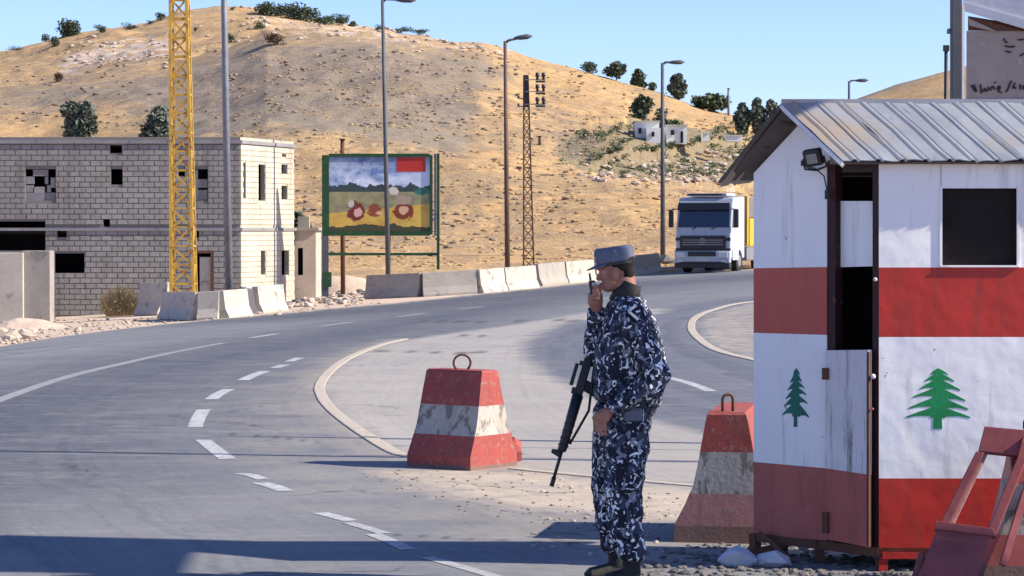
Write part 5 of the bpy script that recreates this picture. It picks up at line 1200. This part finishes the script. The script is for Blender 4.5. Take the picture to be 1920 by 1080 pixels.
# jacket
jk = MB()
jk.tube([H_(1176, 556), H_(1176, 568), H_(1178, 584), H_(1178, 612), H_(1180, 660), H_(1180, 710), H_(1176, 745), H_(1170, 765)],
        [(.078, .10), (.10, .15), (.118, .195), (.15, .205), (.18, .20), (.195, .20), (.185, .195), (.155, .175)], 28)
jk.tube([AL[0] + Vector((-.02, .03, .02)), AL[0] + Vector((0, -.01, -.05)), AL[0].lerp(AL[1], .55), AL[1] + Vector((0, 0, .03)), AL[1] + Vector((-.03, 0, -.015)), AL[1].lerp(AL[2], .5), AL[1].lerp(AL[2], .95)], [.078, .082, .076, .072, .068, .06, .046], 18)
jk.tube([AR[0] + Vector((0, -.03, .02)), AR[0].lerp(AR[1], .5), AR[1] + Vector((0, 0, .02)), AR[1] + Vector((-.0, -.01, -.01)), AR[1].lerp(AR[2], .5), AR[1].lerp(AR[2], .98)], [.078, .074, .066, .06, .054, .046], 18)
jo = fuse(jk, 'jacket', M['camo'], .008, per, 4, .035, .09)
mb = MB(); mb.tube([H_(1172, 566), H_(1176, 546), H_(1182, 530)], [(.088, .092), (.07, .078), (.06, .078)], 24, cap=False); c_ = build(mb, 'collar', M['boot'], jo, smooth=True); sm = c_.modifiers.new('s', 'SOLIDIFY'); sm.thickness = .008
# rank chevron on the near sleeve
mb = MB(); cy_ = -.285
for (x0, y0, x1, y1) in ((1188, 570, 1174, 580), (1174, 580, 1192, 596)):
    a = H_(x0, y0, -.268); b = H_(x1, y1, -.268); mb.bar(a, b, .013, .012)
build(mb, 'chevron', M['white_paint'], jo)
mb = MB(); mb.boxc(H_(1182, 586, -.262), (.09, .008, .1)); 
mb = MB(); mb.slab([H_(1188, 640, -.268), H_(1214, 648, -.268), H_(1208, 676, -.268), H_(1184, 668, -.268)], (.1, -1, .05), .03); build(mb, 'sleeve_pocket', M['camo'], jo, bevel=.006)
mb = MB(); mb.tube([AL[1].lerp(AL[2], .88), AL[1].lerp(AL[2], .99)], [.052, .05], 18); build(mb, 'cuff', M['camo'], jo, smooth=True)
mb = MB(); mb.tube([AR[1].lerp(AR[2], .86), AR[1].lerp(AR[2], 1.0)], [.052, .05], 18); build(mb, 'cuff', M['camo'], jo, smooth=True)
# belt
mb = MB(); mb.tube([H_(1168, 778), H_(1168, 764)], [(.150, .175), (.152, .177)], 28, cap=False); build(mb, 'belt', M['boot'], per, smooth=True)
mb = MB(); mb.boxc(H_(1183, 772, -.18), (.10, .05, .07)); build(mb, 'pouch', M['capfab'], per, bevel=.012)
# trousers
tr_ = MB()
tr_.tube([H_(1170, 758), H_(1168, 775), H_(1166, 800), H_(1164, 835)], [(.14, .165), (.150, .175), (.152, .18), (.135, .165)], 26)
tr_.tube([H_(1175, 790, -.085), H_(1173, 850, -.095), H_(1168, 920, -.1), H_(1172, 985, -.105), H_(1182, 1030, -.11), H_(1182, 1044, -.11)], [.12, .112, .098, .09, .082, .060], 20)
tr_.tube([H_(1156, 795, .085), H_(1149, 850, .095), H_(1144, 920, .1), H_(1150, 985, .105), H_(1158, 1030, .11), H_(1158, 1044, .11)], [.12, .108, .094, .086, .08, .058], 20)
fuse(tr_, 'trousers', M['camo'], .008, per, 4, .035, .08)
mb = MB(); mb.slab([H_(1150, 868, -.21), H_(1190, 868, -.21), H_(1188, 918, -.212), H_(1150, 918, -.212)], (0, -1, 0), .05); build(mb, 'cargo_pocket', M['camo'], per, bevel=.012)
mb = MB(); mb.slab([H_(1148, 864, -.216), H_(1192, 864, -.216), H_(1191, 880, -.217), H_(1148, 880, -.217)], (0, -1, 0), .02); build(mb, 'pocket_flap', M['camo'], per, bevel=.005)
for nm, bx, tx, dy in (('boot', 1182, 1136, -.11), ('boot', 1158, 1108, .11)):
    mb = MB(); z0 = H_(bx, 1036, dy)
    a = H_(bx, 1036, dy); bt_ = Vector((a.x, a.y, .06)); toe = Vector((H_(tx, 1080, dy).x, a.y - .03, .045))
    mb.tube([a, a.lerp(bt_, .5), bt_ + Vector((0, 0, .03))], [(.052, .05), (.048, .045), (.05, .045)], 16)
    heel = Vector((a.x + .035, a.y, .045)); mb.tube([heel, bt_, bt_.lerp(toe, .5) + Vector((0, 0, .0)), toe, toe + Vector((-.03, 0, -.01))], [(.04, .035), (.06, .045), (.048, .045), (.04, .048), (.02, .03)], 16)
    o = fuse(mb, nm, M['boot'], .006, per, 3)
    s_ = MB(); s_.boxc((heel + toe) / 2 + Vector((-.01, 0, -.033)), ((heel - toe).length + .06, .088, .022), 0, ((heel - toe).normalized() * Vector((1, 1, 0)), Vector((0, 1, 0)), Vector((0, 0, 1)))); build(s_, 'sole', M['tyre'], o, bevel=.008)
# radio
rd = empty('handheld_radio', H_(1110, 528, -.02), 'small black handheld radio raised to the mouth of the guard', 'radio')
mb = MB(); mb.bar(H_(1113, 552, -.025), H_(1109, 526, -.025), .034, .026); build(mb, 'case', M['black'], rd, bevel=.005)
mb = MB(); mb.tube([H_(1107, 526, -.03), H_(1105, 512, -.03)], [.006, .005], 8); build(mb, 'antenna', M['black'], rd)
mb = MB(); mb.boxc(H_(1112, 532, -.047), (.016, .004, .014)); build(mb, 'display', M['chrome'], rd)
# rifle, slung muzzle down
mz = H_(1034, 912, .0); ru = (H_(1101, 686, .09) - mz); RU = ru.normalized(); rn = Vector((0, 1, 0)); rn = (rn - RU * rn.dot(RU)).normalized(); rf = RU.cross(rn).normalized(); rf = rf if rf.x < 0 else -rf
ri = empty('rifle', mz, 'black assault rifle slung muzzle down in front of the guard', 'rifle')
def rp_(s, o=0, n_=0): return mz + RU * s + rf * o + rn * n_
def rbar(s0, s1, w, h, nm, o=0, mat='gun', bevel=.004, p=ri): mb = MB(); mb.bar(rp_(s0, o), rp_(s1, o), w, h, up=rn); return build(mb, nm, M[mat], p, bevel=bevel)
def rtube(s0, s1, r0, r1, nm, o=0): mb = MB(); mb.tube([rp_(s0, o), rp_(s1, o)], [r0, r1], 12); return build(mb, nm, M['gun'], ri, smooth=True)
rtube(0, .05, .012, .012, 'flash_hider'); rtube(.05, .2, .0085, .009, 'barrel')
mb = MB(); mb.slab([rp_(.155, .0, -.006), rp_(.20, .0, -.006), rp_(.19, .052, -.006), rp_(.17, .052, -.006)], -rn, .012); build(mb, 'front_sight', M['gun'], ri)
mb = MB(); mb.tube([rp_(.19), rp_(.2), rp_(.36), rp_(.50)], [.016, .024, .027, .03], 14); build(mb, 'handguard', M['gun'], ri, smooth=True)
for q_ in range(7): rtube(.22 + q_ * .038, .228 + q_ * .038, .0285, .0285, 'handguard_rib')
rbar(.50, .70, .045, .04, 'receiver'); rbar(.54, .66, .02, .018, 'carry_handle', .05)
rbar(.50, .535, .02, .016, 'handle_post', .03); rbar(.655, .68, .02, .016, 'handle_post', .03)
mb = MB(); mb.slab([rp_(.53, -.02, -.012), rp_(.59, -.02, -.012), rp_(.56, -.15, -.012), rp_(.50, -.14, -.012)], -rn, .024); build(mb, 'magazine', M['gun'], ri)
mb = MB(); mb.slab([rp_(.66, -.02, -.012), rp_(.70, -.02, -.012), rp_(.74, -.1, -.012), rp_(.70, -.11, -.012)], -rn, .024); build(mb, 'pistol_grip', M['gun'], ri)
rbar(.70, .97, .03, .04, 'stock', -.01)
mb = MB(); mb.tube([rp_(.24, -.03), H_(1104, 770, .0), H_(1112, 700, -.02), H_(1122, 640, -.03), H_(1150, 590, -.05), H_(1180, 572, -.06)], .007, 6); build(mb, 'sling', M['boot'], ri)
